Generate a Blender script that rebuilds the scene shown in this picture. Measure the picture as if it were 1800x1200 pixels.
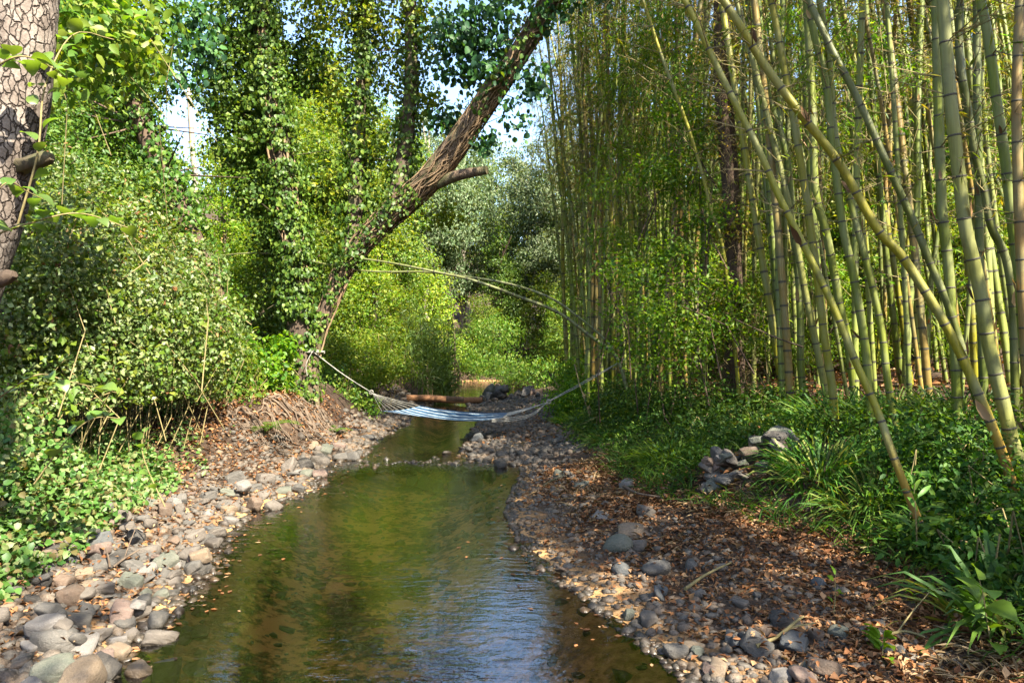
import bpy, bmesh, math, random
import numpy as np
from mathutils import Vector, Matrix, Quaternion

sc = bpy.context.scene
COL = sc.collection
for o in list(bpy.data.objects): bpy.data.objects.remove(o)

# ------------------------------------------------------------------ camera, sky, sun, exposure
CAMZ, F = 1.75, 1285.0                       # eye height over the water, focal length in photo pixels (1800 wide)
cam_d = bpy.data.cameras.new('camera'); cam = bpy.data.objects.new('camera', cam_d); COL.objects.link(cam)
cam_d.sensor_width = 36.0; cam_d.lens = 36.0*F/1800.0; cam_d.clip_end = 2000; cam_d.clip_start = 0.05
cam.location = (0, 0, CAMZ); cam.rotation_euler = (math.radians(90), 0, 0)
sc.camera = cam
SUN_AZ, SUN_EL = math.radians(141), math.radians(47)      # azimuth clockwise from +Y
SUN = np.array([math.sin(SUN_AZ)*math.cos(SUN_EL), math.cos(SUN_AZ)*math.cos(SUN_EL), math.sin(SUN_EL)])
w = bpy.data.worlds.new('World'); sc.world = w; w.use_nodes = True
nt = w.node_tree; bg = nt.nodes['Background']
sky = nt.nodes.new('ShaderNodeTexSky'); sky.sky_type = 'NISHITA'; sky.sun_disc = False
sky.sun_elevation = SUN_EL; sky.sun_rotation = SUN_AZ; sky.dust_density = 1.5; sky.air_density = 1.0; sky.ozone_density = 1.5
nt.links.new(sky.outputs[0], bg.inputs['Color']); bg.inputs['Strength'].default_value = 0.095
sun_d = bpy.data.lights.new('sun', 'SUN'); sun_d.energy = 5.0; sun_d.angle = math.radians(0.5); sun_d.color = (1.0, 0.92, 0.76)
sun = bpy.data.objects.new('sun', sun_d); COL.objects.link(sun)
sun.rotation_euler = Vector((-SUN).tolist()).to_track_quat('-Z', 'Y').to_euler()
vs = sc.view_settings; vs.view_transform = 'Standard'; vs.look = 'None'; vs.exposure = 2.6; vs.gamma = 1.0; vs.use_curve_mapping = False
cy = sc.cycles
cy.max_bounces = 7; cy.diffuse_bounces = 4; cy.glossy_bounces = 3; cy.transmission_bounces = 5; cy.transparent_max_bounces = 8
cy.caustics_reflective = False; cy.caustics_refractive = False; cy.sample_clamp_indirect = 6.0
try: cy.use_denoising = True
except Exception: pass

# ------------------------------------------------------------------ helpers
R = np.random.default_rng(7)
def norm(a): return a/np.maximum(np.linalg.norm(a, axis=-1, keepdims=True), 1e-9)
def P(px, py, Y): return np.array([(px-900.0)/F*Y, Y, CAMZ-(py-600.0)/F*Y])       # a photo pixel at depth Y
def pix(p): return (900+F*p[0]/max(p[1], .1), 600-F*(p[2]-CAMZ)/max(p[1], .1))
def sstep(a, b, x): t = np.clip((x-a)/(b-a), 0, 1); return t*t*(3-2*t)
_TAB = np.random.default_rng(3).random((256, 256))
def vnoise(x, y):
    x = np.asarray(x, float); y = np.asarray(y, float)
    xi = np.floor(x).astype(int); yi = np.floor(y).astype(int); fx = x-xi; fy = y-yi
    fx = fx*fx*(3-2*fx); fy = fy*fy*(3-2*fy)
    g = lambda a, b: _TAB[a % 256, b % 256]
    return (g(xi, yi)*(1-fx)+g(xi+1, yi)*fx)*(1-fy)+(g(xi, yi+1)*(1-fx)+g(xi+1, yi+1)*fx)*fy
def fbm(x, y, o=3):
    s = 0; a = .5
    for k in range(o): s = s+a*(vnoise(x*2**k+17*k, y*2**k+31*k)-.5); a *= .5
    return s

def mesh_of(name, parts, mats, smooth=True):
    """parts: list of (verts n x 3, faces m x 3 or m x 4, material index) -> one mesh"""
    Vs, ls, lt, lv, mi = [], [], [], [], []
    off = 0; lo = 0
    for p in parts:
        V, Fc = p[0], p[1]; m = p[2] if len(p) > 2 else 0
        if len(V) == 0: continue
        k = Fc.shape[1]; n = len(Fc)
        Vs.append(V); lv.append((Fc+off).ravel()); ls.append(lo+np.arange(n)*k); lt.append(np.full(n, k)); mi.append(np.full(n, m))
        off += len(V); lo += n*k
    V = np.concatenate(Vs); lv = np.concatenate(lv); ls = np.concatenate(ls); mi = np.concatenate(mi)
    me = bpy.data.meshes.new(name)
    me.vertices.add(len(V)); me.vertices.foreach_set('co', V.astype(np.float32).ravel())
    me.loops.add(len(lv)); me.loops.foreach_set('vertex_index', lv.astype(np.int32))
    me.polygons.add(len(ls)); me.polygons.foreach_set('loop_start', ls.astype(np.int32))
    me.polygons.foreach_set('material_index', mi.astype(np.int32))
    me.polygons.foreach_set('use_smooth', np.full(len(ls), smooth))
    me.update(calc_edges=True)
    for m in (mats if isinstance(mats, (list, tuple)) else [mats]): me.materials.append(m)
    return me
def tag(o, label=None, cat=None, group=None, kind=None):
    if label: o['label'] = label
    if cat: o['category'] = cat
    if group: o['group'] = group
    if kind: o['kind'] = kind
    return o
def link(name, me, parent=None):
    o = bpy.data.objects.new(name, me); COL.objects.link(o)
    if parent is not None: o.parent = parent
    return o
FINE = {'twigs', 'foliage', 'crown', 'ivy', 'ivy_curtain', 'hanging_leaves', 'blades', 'stems', 'dead_twigs', 'dry_leaves', 'branches', 'limbs'}   # too fine to pick apart singly
def build(name, parts, mats, parent=None, smooth=True):
    """world-space parts -> object; under a parent Empty the verts are made local to it"""
    if parent is not None:
        b = np.array(parent.location)
        if parent.parent is not None: b = b+np.array(parent.parent.location)
        parts = [(p[0]-b,)+tuple(p[1:]) for p in parts]
    o = link(name, mesh_of(name, parts, mats, smooth), parent)
    if parent is not None and name in FINE: o['kind'] = 'stuff'
    return o
def empty(name, loc, label=None, cat=None, group=None):
    o = bpy.data.objects.new(name, None); COL.objects.link(o); o.location = [float(v) for v in loc]; o.empty_display_size = .1
    return tag(o, label, cat, group)
def copy_tree(o, parent=None):
    c = o.copy(); COL.objects.link(c); c.parent = parent
    for ch in list(o.children): copy_tree(ch, c)
    return c

def spline(pts, n):
    """Catmull-Rom through pts (k x d) resampled to n points"""
    p = np.asarray(pts, float)
    if len(p) == 2: return p[0]+(p[1]-p[0])*np.linspace(0, 1, n)[:, None]
    q = np.vstack([2*p[0]-p[1], p, 2*p[-1]-p[-2]])
    seg = np.linalg.norm(np.diff(p, axis=0), axis=1); cum = np.concatenate([[0], np.cumsum(seg)])
    s = np.linspace(0, cum[-1], n); i = np.clip(np.searchsorted(cum, s, side='right')-1, 0, len(p)-2)
    t = ((s-cum[i])/np.maximum(seg[i], 1e-9))[:, None]
    a, b, c, d = q[i], q[i+1], q[i+2], q[i+3]
    return .5*((2*b)+(-a+c)*t+(2*a-5*b+4*c-d)*t*t+(-a+3*b-3*c+d)*t**3)
def frames(p):
    t = norm(np.gradient(p, axis=0))
    u = np.zeros_like(t); r = np.array([1., 0, 0]) if abs(t[0][0]) < .8 else np.array([0, 1., 0])
    for k in range(len(p)):
        r = r-t[k]*np.dot(r, t[k]); r = r/np.linalg.norm(r); u[k] = r
    return t, u, np.cross(t, u)
def tube(path, rad, sides=10, rough=0.0, seed=0, cap=True, mi=0, fr=4.0):
    p = np.asarray(path, float); n = len(p); rad = np.broadcast_to(np.asarray(rad, float), (n,))
    t, u, v = frames(p); a = np.linspace(0, 2*np.pi, sides, endpoint=False)
    rr = np.repeat(rad[:, None], sides, 1)
    if rough:
        L = np.concatenate([[0], np.cumsum(np.linalg.norm(np.diff(p, axis=0), axis=1))])
        A, LL = np.meshgrid(a, L); 
        rr = rr*(1+rough*2*(fbm(np.cos(A)*fr*.6+seed*13.1+20, LL*fr*.35+np.sin(A)*fr*.6+seed*5.7+20)))
    V = p[:, None]+(np.cos(a)[None, :, None]*u[:, None]+np.sin(a)[None, :, None]*v[:, None])*rr[..., None]
    V = V.reshape(-1, 3)
    i = np.arange(n-1)[:, None]*sides; j = np.arange(sides)[None]; j2 = (j+1) % sides
    Fc = np.stack([i+j, i+j2, i+sides+j2, i+sides+j], -1).reshape(-1, 4)
    out = [(V, Fc, mi)]
    if cap:
        for k, rev in ((0, True), (n-1, False)):
            ring = V[k*sides:(k+1)*sides]; c = ring.mean(0)
            Vc = np.vstack([ring, c]); q = np.arange(sides); q2 = (q+1) % sides
            f = np.stack([q2, q, np.full(sides, sides)], -1) if rev else np.stack([q, q2, np.full(sides, sides)], -1)
            out.append((Vc, f, mi))
    return out
def sticks(p0, p1, r0, r1, mi=0):
    """many straight three-sided twigs at once"""
    p0 = np.asarray(p0, float); p1 = np.asarray(p1, float); n = len(p0)
    d = norm(p1-p0); h = np.where(np.abs(d[:, 2:3]) > .9, [[1., 0, 0]], [[0, 0, 1.]]); u = norm(np.cross(d, h)); v = np.cross(d, u)
    r0 = np.broadcast_to(r0, (n,))[:, None]; r1 = np.broadcast_to(r1, (n,))[:, None]
    V = np.empty((n, 6, 3))
    for k in range(3):
        a = 2*np.pi*k/3; e = math.cos(a)*u+math.sin(a)*v
        V[:, k] = p0+e*r0; V[:, 3+k] = p1+e*r1
    b = np.array([[0, 1, 4, 3], [1, 2, 5, 4], [2, 0, 3, 5]])
    return (V.reshape(-1, 3), (b[None]+(np.arange(n)*6)[:, None, None]).reshape(-1, 4), mi)
def rand_dir(rng, n): return norm(rng.normal(size=(n, 3)))
def leafset(C, D, N, L, W, fold=.12, shape='quad', mi=0, bend=0.0):
    """one small blade per row: base C, axis D, face normal N"""
    n = len(C); D = norm(D); N = norm(N-D*np.sum(N*D, 1, keepdims=True)); S = np.cross(D, N)
    L = np.broadcast_to(L, (n,))[:, None]; W = np.broadcast_to(W, (n,))[:, None]
    if shape == 'quad':
        V = np.empty((n, 4, 3)); m = C+.45*L*D
        V[:, 0] = C; V[:, 1] = m+.5*W*S+fold*W*N; V[:, 2] = C+L*D-bend*L*N; V[:, 3] = m-.5*W*S+fold*W*N
        b = np.array([[0, 1, 2], [0, 2, 3]]); k = 4
    elif shape == 'ovate':
        V = np.empty((n, 7, 3))
        V[:, 0] = C; V[:, 3] = C+L*D-bend*L*N; V[:, 6] = C+.5*L*D+.3*bend*L*N
        for i, t, ww in ((1, .22, .42), (2, .62, .40)): V[:, i] = C+t*L*D+ww*W*S+fold*W*N
        for i, t, ww in ((5, .22, .42), (4, .62, .40)): V[:, i] = C+t*L*D-ww*W*S+fold*W*N
        b = np.array([[0, 1, 6], [1, 2, 6], [2, 3, 6], [3, 4, 6], [4, 5, 6], [5, 0, 6]]); k = 7
    elif shape == 'blade':                      # long arching leaf in three pieces
        V = np.empty((n, 7, 3)); q = [0, .35, .7, 1.0]
        for i in range(3):
            c = C+q[i]*L*D-bend*L*(q[i]**2)*np.array([0, 0, 1.])
            ww = [.35, .5, .36][i]
            V[:, 2*i] = c+ww*W*S; V[:, 2*i+1] = c-ww*W*S
        V[:, 6] = C+L*D*.97-bend*L*np.array([0, 0, 1.])
        b = np.array([[0, 1, 3], [0, 3, 2], [2, 3, 5], [2, 5, 4], [4, 5, 6]]); k = 7
    return (V.reshape(-1, 3), (b[None]+(np.arange(n)*k)[:, None, None]).reshape(-1, 3), mi)
def cloud(rng, blobs, n, L, W=.62, spread=.16, per=9, up=.6, out=.5, jit=.5, shape='quad', fill=.35, droop=.25, mi=0, lv=.5, flat=.6):
    """leaf sprays spread through the shells and volume of several uneven lobes: (x, y, z, rx, ry, rz)"""
    B = np.asarray(blobs, float); wgt = (B[:, 3]*B[:, 4]*B[:, 5])**.667; wgt /= wgt.sum()
    m = max(1, n//per); k = rng.choice(len(B), m, p=wgt)
    d = rand_dir(rng, m); rr = (fill+(1-fill)*rng.random(m)**.6)*(1+.18*rng.normal(size=m))
    c = B[k, :3]+d*B[k, 3:6]*rr[:, None]
    pos = np.repeat(c, per, 0); dd = np.repeat(d, per, 0)
    tw = np.repeat(rand_dir(rng, m)*[1, 1, .5], per, 0)                 # the twig each spray sits on
    s = np.broadcast_to(spread, (m*per,))[:, None]
    pos = pos+tw*s*rng.uniform(-1.6, 1.6, (m*per, 1))+rng.normal(size=pos.shape)*s*[.55, .55, .55*flat]
    N = norm(dd*out+np.array([0, 0, up])+rng.normal(size=pos.shape)*jit)
    D = norm(np.cross(N, rand_dir(rng, len(pos)))+np.array([0, 0, -droop]))
    l = L*(1+lv*rng.uniform(-1, 1, len(pos)))
    return leafset(pos, D, N, l, l*W, shape=shape, mi=mi, bend=.1)

# ------------------------------------------------------------------ materials
def newmat(name):
    m = bpy.data.materials.new(name); m.use_nodes = True; nt = m.node_tree
    for n_ in list(nt.nodes): nt.nodes.remove(n_)
    out = nt.nodes.new('ShaderNodeOutputMaterial'); return m, nt, out
class NT:
    def __init__(s, nt): s.nt = nt
    def n(s, t, **kw):
        x = s.nt.nodes.new('ShaderNode'+t)
        for k, v in kw.items(): setattr(x, k, v)
        return x
    def l(s, a, b): s.nt.links.new(a, b)
    def ramp(s, fac, stops, interp='LINEAR'):
        r = s.n('ValToRGB'); e = r.color_ramp; e.interpolation = interp
        while len(e.elements) < len(stops): e.elements.new(.5)
        for el, (p, c) in zip(e.elements, stops): el.position = p; el.color = (c[0], c[1], c[2], 1)
        s.l(fac, r.inputs[0]); return r.outputs[0]
    def noise(s, vec, scale, detail=4, rough=.55, dist=0.):
        x = s.n('TexNoise'); x.inputs['Scale'].default_value = scale; x.inputs['Detail'].default_value = detail
        x.inputs['Roughness'].default_value = rough; x.inputs['Distortion'].default_value = dist
        if vec is not None: s.l(vec, x.inputs['Vector'])
        return x.outputs['Fac']
    def mapping(s, vec, scale=(1, 1, 1), rot=(0, 0, 0)):
        x = s.n('Mapping'); x.inputs['Scale'].default_value = scale; x.inputs['Rotation'].default_value = rot; s.l(vec, x.inputs['Vector']); return x.outputs[0]
    def math(s, op, a, b=None):
        x = s.n('Math', operation=op)
        for i, v in enumerate((a, b)):
            if v is None: continue
            if isinstance(v, (int, float)): x.inputs[i].default_value = v
            else: s.l(v, x.inputs[i])
        return x.outputs[0]
    def mix(s, fac, a, b, mode='MIX'):
        x = s.n('Mix', data_type='RGBA', blend_type=mode)
        for i, v in ((0, fac), (6, a), (7, b)):
            if isinstance(v, (int, float)): x.inputs[i].default_value = v
            elif isinstance(v, tuple): x.inputs[i].default_value = (*v, 1)
            else: s.l(v, x.inputs[i])
        return x.outputs[2]
    def bump(s, h, strength=.5, dist=.02):
        x = s.n('Bump'); x.inputs['Strength'].default_value = strength; x.inputs['Distance'].default_value = dist; s.l(h, x.inputs['Height']); return x.outputs[0]

def leaf_mat(name, cols, trans=.42, rough=.5, spec=.3, objvar=.25, tcol=1.5):
    m, nt, out = newmat(name); q = NT(nt)
    g = q.n('NewGeometry'); k = len(cols)
    c = q.ramp(g.outputs['Random Per Island'], [((i+.5)/k, cols[i]) for i in range(k)])
    oi = q.n('ObjectInfo')
    nz = q.noise(g.outputs['Position'], .55, 2)
    h = q.n('HueSaturation'); q.l(c, h.inputs['Color'])
    v = q.math('ADD', q.math('MULTIPLY', q.math('SUBTRACT', nz, .5), .9), q.math('ADD', 1-objvar/2, q.math('MULTIPLY', oi.outputs['Random'], objvar)))
    q.l(v, h.inputs['Value'])
    hu = q.math('ADD', .485, q.math('MULTIPLY', oi.outputs['Random'], .03)); q.l(hu, h.inputs['Hue'])
    b = q.n('BsdfPrincipled'); q.l(h.outputs[0], b.inputs['Base Color']); b.inputs['Roughness'].default_value = rough
    b.inputs['Specular IOR Level'].default_value = spec
    t = q.n('BsdfTranslucent')
    tc = q.mix(1.0, h.outputs[0], (1.3*tcol, 1.2*tcol, .3*tcol), 'MULTIPLY'); q.l(tc, t.inputs['Color'])
    x = q.n('MixShader'); x.inputs[0].default_value = trans; q.l(b.outputs[0], x.inputs[1]); q.l(t.outputs[0], x.inputs[2]); q.l(x.outputs[0], out.inputs[0])
    return m
G = dict(
 bright=leaf_mat('leaf_bright', [(0.065, 0.128, 0.009), (0.103, 0.178, 0.011), (0.146, 0.209, 0.015), (0.216, 0.240, 0.028)]),
 mid=leaf_mat('leaf_mid', [(0.043, 0.097, 0.009), (0.070, 0.138, 0.011), (0.103, 0.163, 0.015), (0.151, 0.184, 0.025)]),
 dark=leaf_mat('leaf_dark', [(0.027, 0.066, 0.008), (0.041, 0.092, 0.010), (0.059, 0.117, 0.013), (0.097, 0.143, 0.020)], trans=.32, rough=.5, spec=.3),
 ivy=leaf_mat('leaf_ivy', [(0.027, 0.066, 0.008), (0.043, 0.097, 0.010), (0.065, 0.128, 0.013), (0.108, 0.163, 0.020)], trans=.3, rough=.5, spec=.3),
 blue=leaf_mat('leaf_bluegreen', [(.014, .045, .018), (.022, .062, .02), (.035, .085, .022), (.055, .115, .025)], trans=.3, rough=.5, spec=.3),
 willow=leaf_mat('leaf_greygreen', [(.055, .095, .035), (.08, .12, .05), (.105, .145, .065), (.15, .18, .1)], trans=.3, rough=.6),
 bramble=leaf_mat('leaf_bramble', [(.04, .08, .014), (.075, .125, .026), (.115, .165, .045), (.17, .2, .075)], trans=.3, rough=.5, spec=.4),
 ground=leaf_mat('leaf_groundcover', [(.03, .07, .012), (.05, .105, .016), (.075, .135, .024), (.1, .15, .04), (.15, .175, .07), (.1, .08, .03)], trans=.3, rough=.5, spec=.3),
 bamboo=leaf_mat('leaf_bamboo', [(0.070, 0.112, 0.009), (0.108, 0.148, 0.011), (0.151, 0.168, 0.015), (0.216, 0.184, 0.025)], trans=.45),
 bamboodry=leaf_mat('leaf_bamboo_dry', [(0.108, 0.133, 0.013), (0.151, 0.153, 0.018), (0.216, 0.173, 0.028), (0.292, 0.214, 0.045)], trans=.4),
 maple=leaf_mat('leaf_maple', [(0.038, 0.102, 0.006), (0.065, 0.148, 0.007), (0.103, 0.194, 0.009), (0.151, 0.224, 0.013)], trans=.5),
 grass=leaf_mat('leaf_grass', [(0.032, 0.087, 0.010), (0.049, 0.112, 0.015), (0.065, 0.133, 0.015), (0.140, 0.143, 0.030)], trans=.3, rough=.5, spec=.3),
 fern=leaf_mat('leaf_fern', [(0.054, 0.122, 0.010), (0.076, 0.153, 0.013), (0.097, 0.173, 0.015)], trans=.4),
 litter=leaf_mat('dead_leaf', [(.1, .042, .016), (.05, .027, .015), (.2, .085, .03), (.17, .1, .045), (.07, .035, .016), (.27, .125, .048), (.26, .17, .09)], trans=.12, rough=.7, spec=.15, tcol=1.0),
 straw=leaf_mat('dead_bamboo_leaf', [(.13, .085, .04), (.2, .14, .07), (.27, .2, .11)], trans=.15, rough=.7, spec=.15, tcol=1.0),
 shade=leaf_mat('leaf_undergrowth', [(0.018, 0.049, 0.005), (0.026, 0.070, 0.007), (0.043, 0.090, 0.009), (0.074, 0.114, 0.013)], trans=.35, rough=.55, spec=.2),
 reed=leaf_mat('leaf_reed', [(0.065, 0.122, 0.025), (0.086, 0.143, 0.035), (0.108, 0.163, 0.040)], trans=.35),
 hazel=leaf_mat('leaf_hazel', [(0.057, 0.115, 0.018), (0.081, 0.146, 0.024), (0.105, 0.161, 0.036)], trans=.4, rough=.35, spec=.5),
)
def bark_mat(name, dark, light, scale=9, stretch=.25, bump=.8, moss=0.0, dist=.02):
    m, nt, out = newmat(name); q = NT(nt)
    tc = q.n('TexCoord'); v = q.mapping(tc.outputs['Object'], (1, 1, stretch))
    n1 = q.noise(v, scale, 6, .65, .4); n2 = q.noise(v, scale*4, 3)
    c = q.ramp(n1, [(.32, dark), (.68, light)])
    c = q.mix(q.math('MULTIPLY', n2, .35), c, tuple(x*1.5 for x in light))
    if moss:
        n3 = q.noise(tc.outputs['Object'], 2.3, 3); c = q.mix(q.math('MULTIPLY', q.ramp(n3, [(.45, (0, 0, 0)), (.65, (1, 1, 1))]), moss), c, (.06, .08, .02))
    b = q.n('BsdfPrincipled'); q.l(c, b.inputs['Base Color']); b.inputs['Roughness'].default_value = .85; b.inputs['Specular IOR Level'].default_value = .2
    q.l(q.bump(q.math('ADD', n1, q.math('MULTIPLY', n2, .4)), bump, dist), b.inputs['Normal']); q.l(b.outputs[0], out.inputs[0]); return m
M_bark = bark_mat('bark_brown', (.014, .01, .008), (.085, .06, .042), moss=.5)
M_barkred = bark_mat('bark_leaning', (.02, .014, .01), (.15, .105, .072), 16, moss=.6, bump=1.0, dist=.04)
M_barkpale = bark_mat('bark_pale', (.13, .105, .085), (.3, .26, .215))
M_barkdark = bark_mat('bark_dark', (.018, .012, .009), (.09, .06, .04))
M_vine = bark_mat('vine_bark', (.075, .048, .027), (.22, .15, .088), 30, .2, .4)
M_root = bark_mat('root_bark', (.03, .022, .016), (.12, .088, .062), 20, .3, .5)
M_twig = bark_mat('dry_twig', (.07, .058, .024), (.2, .16, .07), 40, .3, .2)
M_log = bark_mat('log_wood', (.09, .045, .022), (.26, .13, .065), 8, 1.0, .5)
def plate_bark():
    m, nt, out = newmat('plated_bark'); q = NT(nt); tc = q.n('TexCoord')
    wv = q.n('VectorMath', operation='ADD'); nd = q.n('TexNoise'); nd.inputs['Scale'].default_value = 14; nd.inputs['Detail'].default_value = 3; q.l(tc.outputs['Object'], nd.inputs['Vector'])
    sc_ = q.n('VectorMath', operation='SCALE'); q.l(nd.outputs['Color'], sc_.inputs[0]); sc_.inputs['Scale'].default_value = .06; q.l(tc.outputs['Object'], wv.inputs[0]); q.l(sc_.outputs[0], wv.inputs[1])
    vo = q.n('TexVoronoi', feature='DISTANCE_TO_EDGE'); vo.inputs['Scale'].default_value = 30; q.l(q.mapping(wv.outputs[0], (1, 1, .42)), vo.inputs['Vector'])
    vc = q.n('TexVoronoi', feature='F1'); vc.inputs['Scale'].default_value = 30; q.l(q.mapping(wv.outputs[0], (1, 1, .42)), vc.inputs['Vector'])
    n2 = q.noise(tc.outputs['Object'], 70, 4); n3 = q.noise(tc.outputs['Object'], 5, 3)
    crack = q.ramp(vo.outputs['Distance'], [(.0, (0, 0, 0)), (.1, (1, 1, 1))])
    sp = q.n('SeparateColor'); q.l(vc.outputs['Color'], sp.inputs[0])
    plate = q.ramp(q.math('ADD', q.math('MULTIPLY', n3, .4), q.math('ADD', q.math('MULTIPLY', n2, .35), q.math('MULTIPLY', sp.outputs[0], .12))), [(.3, (.065, .05, .04)), (.45, (.14, .115, .097)), (.6, (.235, .205, .178))])
    c = q.mix(crack, (.028, .02, .015), plate)
    b = q.n('BsdfPrincipled'); q.l(c, b.inputs['Base Color']); b.inputs['Roughness'].default_value = .9; b.inputs['Specular IOR Level'].default_value = .15
    q.l(q.bump(q.math('ADD', crack, q.math('MULTIPLY', n2, .35)), .9, .012), b.inputs['Normal']); q.l(b.outputs[0], out.inputs[0]); return m
M_plate = plate_bark()
def ground_mat():
    m, nt, out = newmat('soil_and_streambed'); q = NT(nt); g = q.n('NewGeometry'); pos = g.outputs['Position']
    sx = q.n('SeparateXYZ'); q.l(pos, sx.inputs[0])
    n1 = q.noise(pos, 1.1, 5); n2 = q.noise(pos, 14, 5, .65); n3 = q.noise(pos, 60, 3)
    soil = q.ramp(q.math('ADD', q.math('MULTIPLY', n1, .45), q.math('MULTIPLY', n2, .55)), [(.36, (.018, .012, .008)), (.5, (.046, .03, .02)), (.64, (.1, .07, .048))])
    bed = q.ramp(q.math('ADD', q.math('MULTIPLY', q.noise(pos, 2.2, 4), .5), q.math('MULTIPLY', n2, .5)), [(.44, (.02, .012, .006)), (.5, (.2, .1, .035)), (.55, (.6, .34, .14))])
    sand = q.ramp(n2, [(.35, (.2, .105, .04)), (.65, (.52, .31, .14))])
    bed = q.mix(q.ramp(q.math('ADD', sx.outputs['Z'], q.math('ADD', .2, q.math('MULTIPLY', q.math('SUBTRACT', n1, .5), .3))), [(.02, (0, 0, 0)), (.14, (1, 1, 1))]), bed, sand)      # paler sand in the shallows
    mask = q.ramp(q.math('ADD', sx.outputs['Z'], q.math('MULTIPLY', q.math('SUBTRACT', n2, .5), .12)), [(.0, (1, 1, 1)), (.06, (0, 0, 0))])
    c = q.mix(mask, soil, bed)
    b = q.n('BsdfPrincipled'); q.l(c, b.inputs['Base Color']); b.inputs['Roughness'].default_value = .9; b.inputs['Specular IOR Level'].default_value = .15
    q.l(q.bump(q.math('ADD', n2, q.math('MULTIPLY', n3, .6)), .8, .03), b.inputs['Normal']); q.l(b.outputs[0], out.inputs[0]); return m
def water_mat():
    m, nt, out = newmat('stream_water'); q = NT(nt); g = q.n('NewGeometry'); pos = g.outputs['Position']
    sx = q.n('SeparateXYZ'); q.l(pos, sx.inputs[0])
    a = q.noise(q.mapping(pos, (5, 13, 1), (0, 0, .25)), 1.0, 3, .5, .6)
    b_ = q.noise(q.mapping(pos, (17, 34, 1), (0, 0, -.3)), 1.0, 2, .5, .4)
    calm = q.ramp(q.noise(pos, .45, 2), [(.38, (.35, .35, .35)), (.6, (1, 1, 1))])
    rif = q.ramp(q.math('MULTIPLY', sx.outputs['Y'], .05), [(.49, (.0, .0, .0)), (.52, (1, 1, 1)), (.56, (1, 1, 1)), (.63, (0, 0, 0))])
    h = q.math('ADD', a, q.math('MULTIPLY', b_, .35))
    h = q.math('MULTIPLY', h, q.math('ADD', calm, q.math('MULTIPLY', rif, 1.3)))
    bp = q.bump(h, .18, .03)
    gl = q.n('BsdfGlossy'); gl.inputs['Roughness'].default_value = .02; gl.inputs['Color'].default_value = (1, 1, 1, 1); q.l(bp, gl.inputs['Normal'])
    tr = q.n('BsdfTransparent'); tr.inputs['Color'].default_value = (1.0, .84, .62, 1)
    fr = q.n('Fresnel'); fr.inputs['IOR'].default_value = 2.0; q.l(bp, fr.inputs['Normal'])
    x = q.n('MixShader'); q.l(fr.outputs[0], x.inputs[0]); q.l(tr.outputs[0], x.inputs[1]); q.l(gl.outputs[0], x.inputs[2]); q.l(x.outputs[0], out.inputs[0]); return m
def stone_mat(name, objcol=True):
    m, nt, out = newmat(name); q = NT(nt); tc = q.n('TexCoord'); oi = q.n('ObjectInfo'); g = q.n('NewGeometry')
    sep = q.n('VectorMath', operation='ADD'); q.l(tc.outputs['Object'], sep.inputs[0]); 
    rv = q.n('CombineXYZ'); q.l(q.math('MULTIPLY', oi.outputs['Random'], 37.0), rv.inputs[0]); q.l(rv.outputs[0], sep.inputs[1])
    v = sep.outputs[0]
    if objcol: base = oi.outputs['Color']; n1 = q.noise(v, 1.6, 5, .65, .5); n2 = q.noise(v, 14, 4, .7)
    else:
        base = q.ramp(g.outputs['Random Per Island'], [(.0, (.042, .037, .031)), (.25, (.075, .06, .045)), (.45, (.052, .048, .042)), (.6, (.1, .067, .041)), (.8, (.035, .027, .021)), (1., (.115, .08, .052))])
        n1 = q.noise(tc.outputs['Object'], 22, 4); n2 = q.noise(tc.outputs['Object'], 120, 3)
    c = q.mix(q.ramp(n1, [(.4, (0, 0, 0)), (.7, (.75, .75, .75))]), base, q.mix(.4, base, (.16, .137, .11)))
    c = q.mix(1.0, c, q.ramp(n2, [(.3, (.6, .6, .6)), (.7, (1.3, 1.3, 1.3))]), 'MULTIPLY')
    sx = q.n('SeparateXYZ'); q.l(g.outputs['Position'], sx.inputs[0])
    wet = q.ramp(q.math('ADD', sx.outputs['Z'], q.math('MULTIPLY', n1, .04)), [(.02, (1, 1, 1)), (.065, (0, 0, 0))])     # the waterline stays damp
    c = q.mix(wet, c, q.mix(1.0, c, (.4, .36, .28), 'MULTIPLY'))
    b = q.n('BsdfPrincipled'); q.l(c, b.inputs['Base Color']); b.inputs['Specular IOR Level'].default_value = .35
    q.l(q.math('SUBTRACT', .75, q.math('MULTIPLY', wet, .45)), b.inputs['Roughness'])
    q.l(q.bump(q.math('ADD', n1, q.math('MULTIPLY', n2, .35)), .55, .012 if not objcol else .05), b.inputs['Normal']); q.l(b.outputs[0], out.inputs[0]); return m
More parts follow.
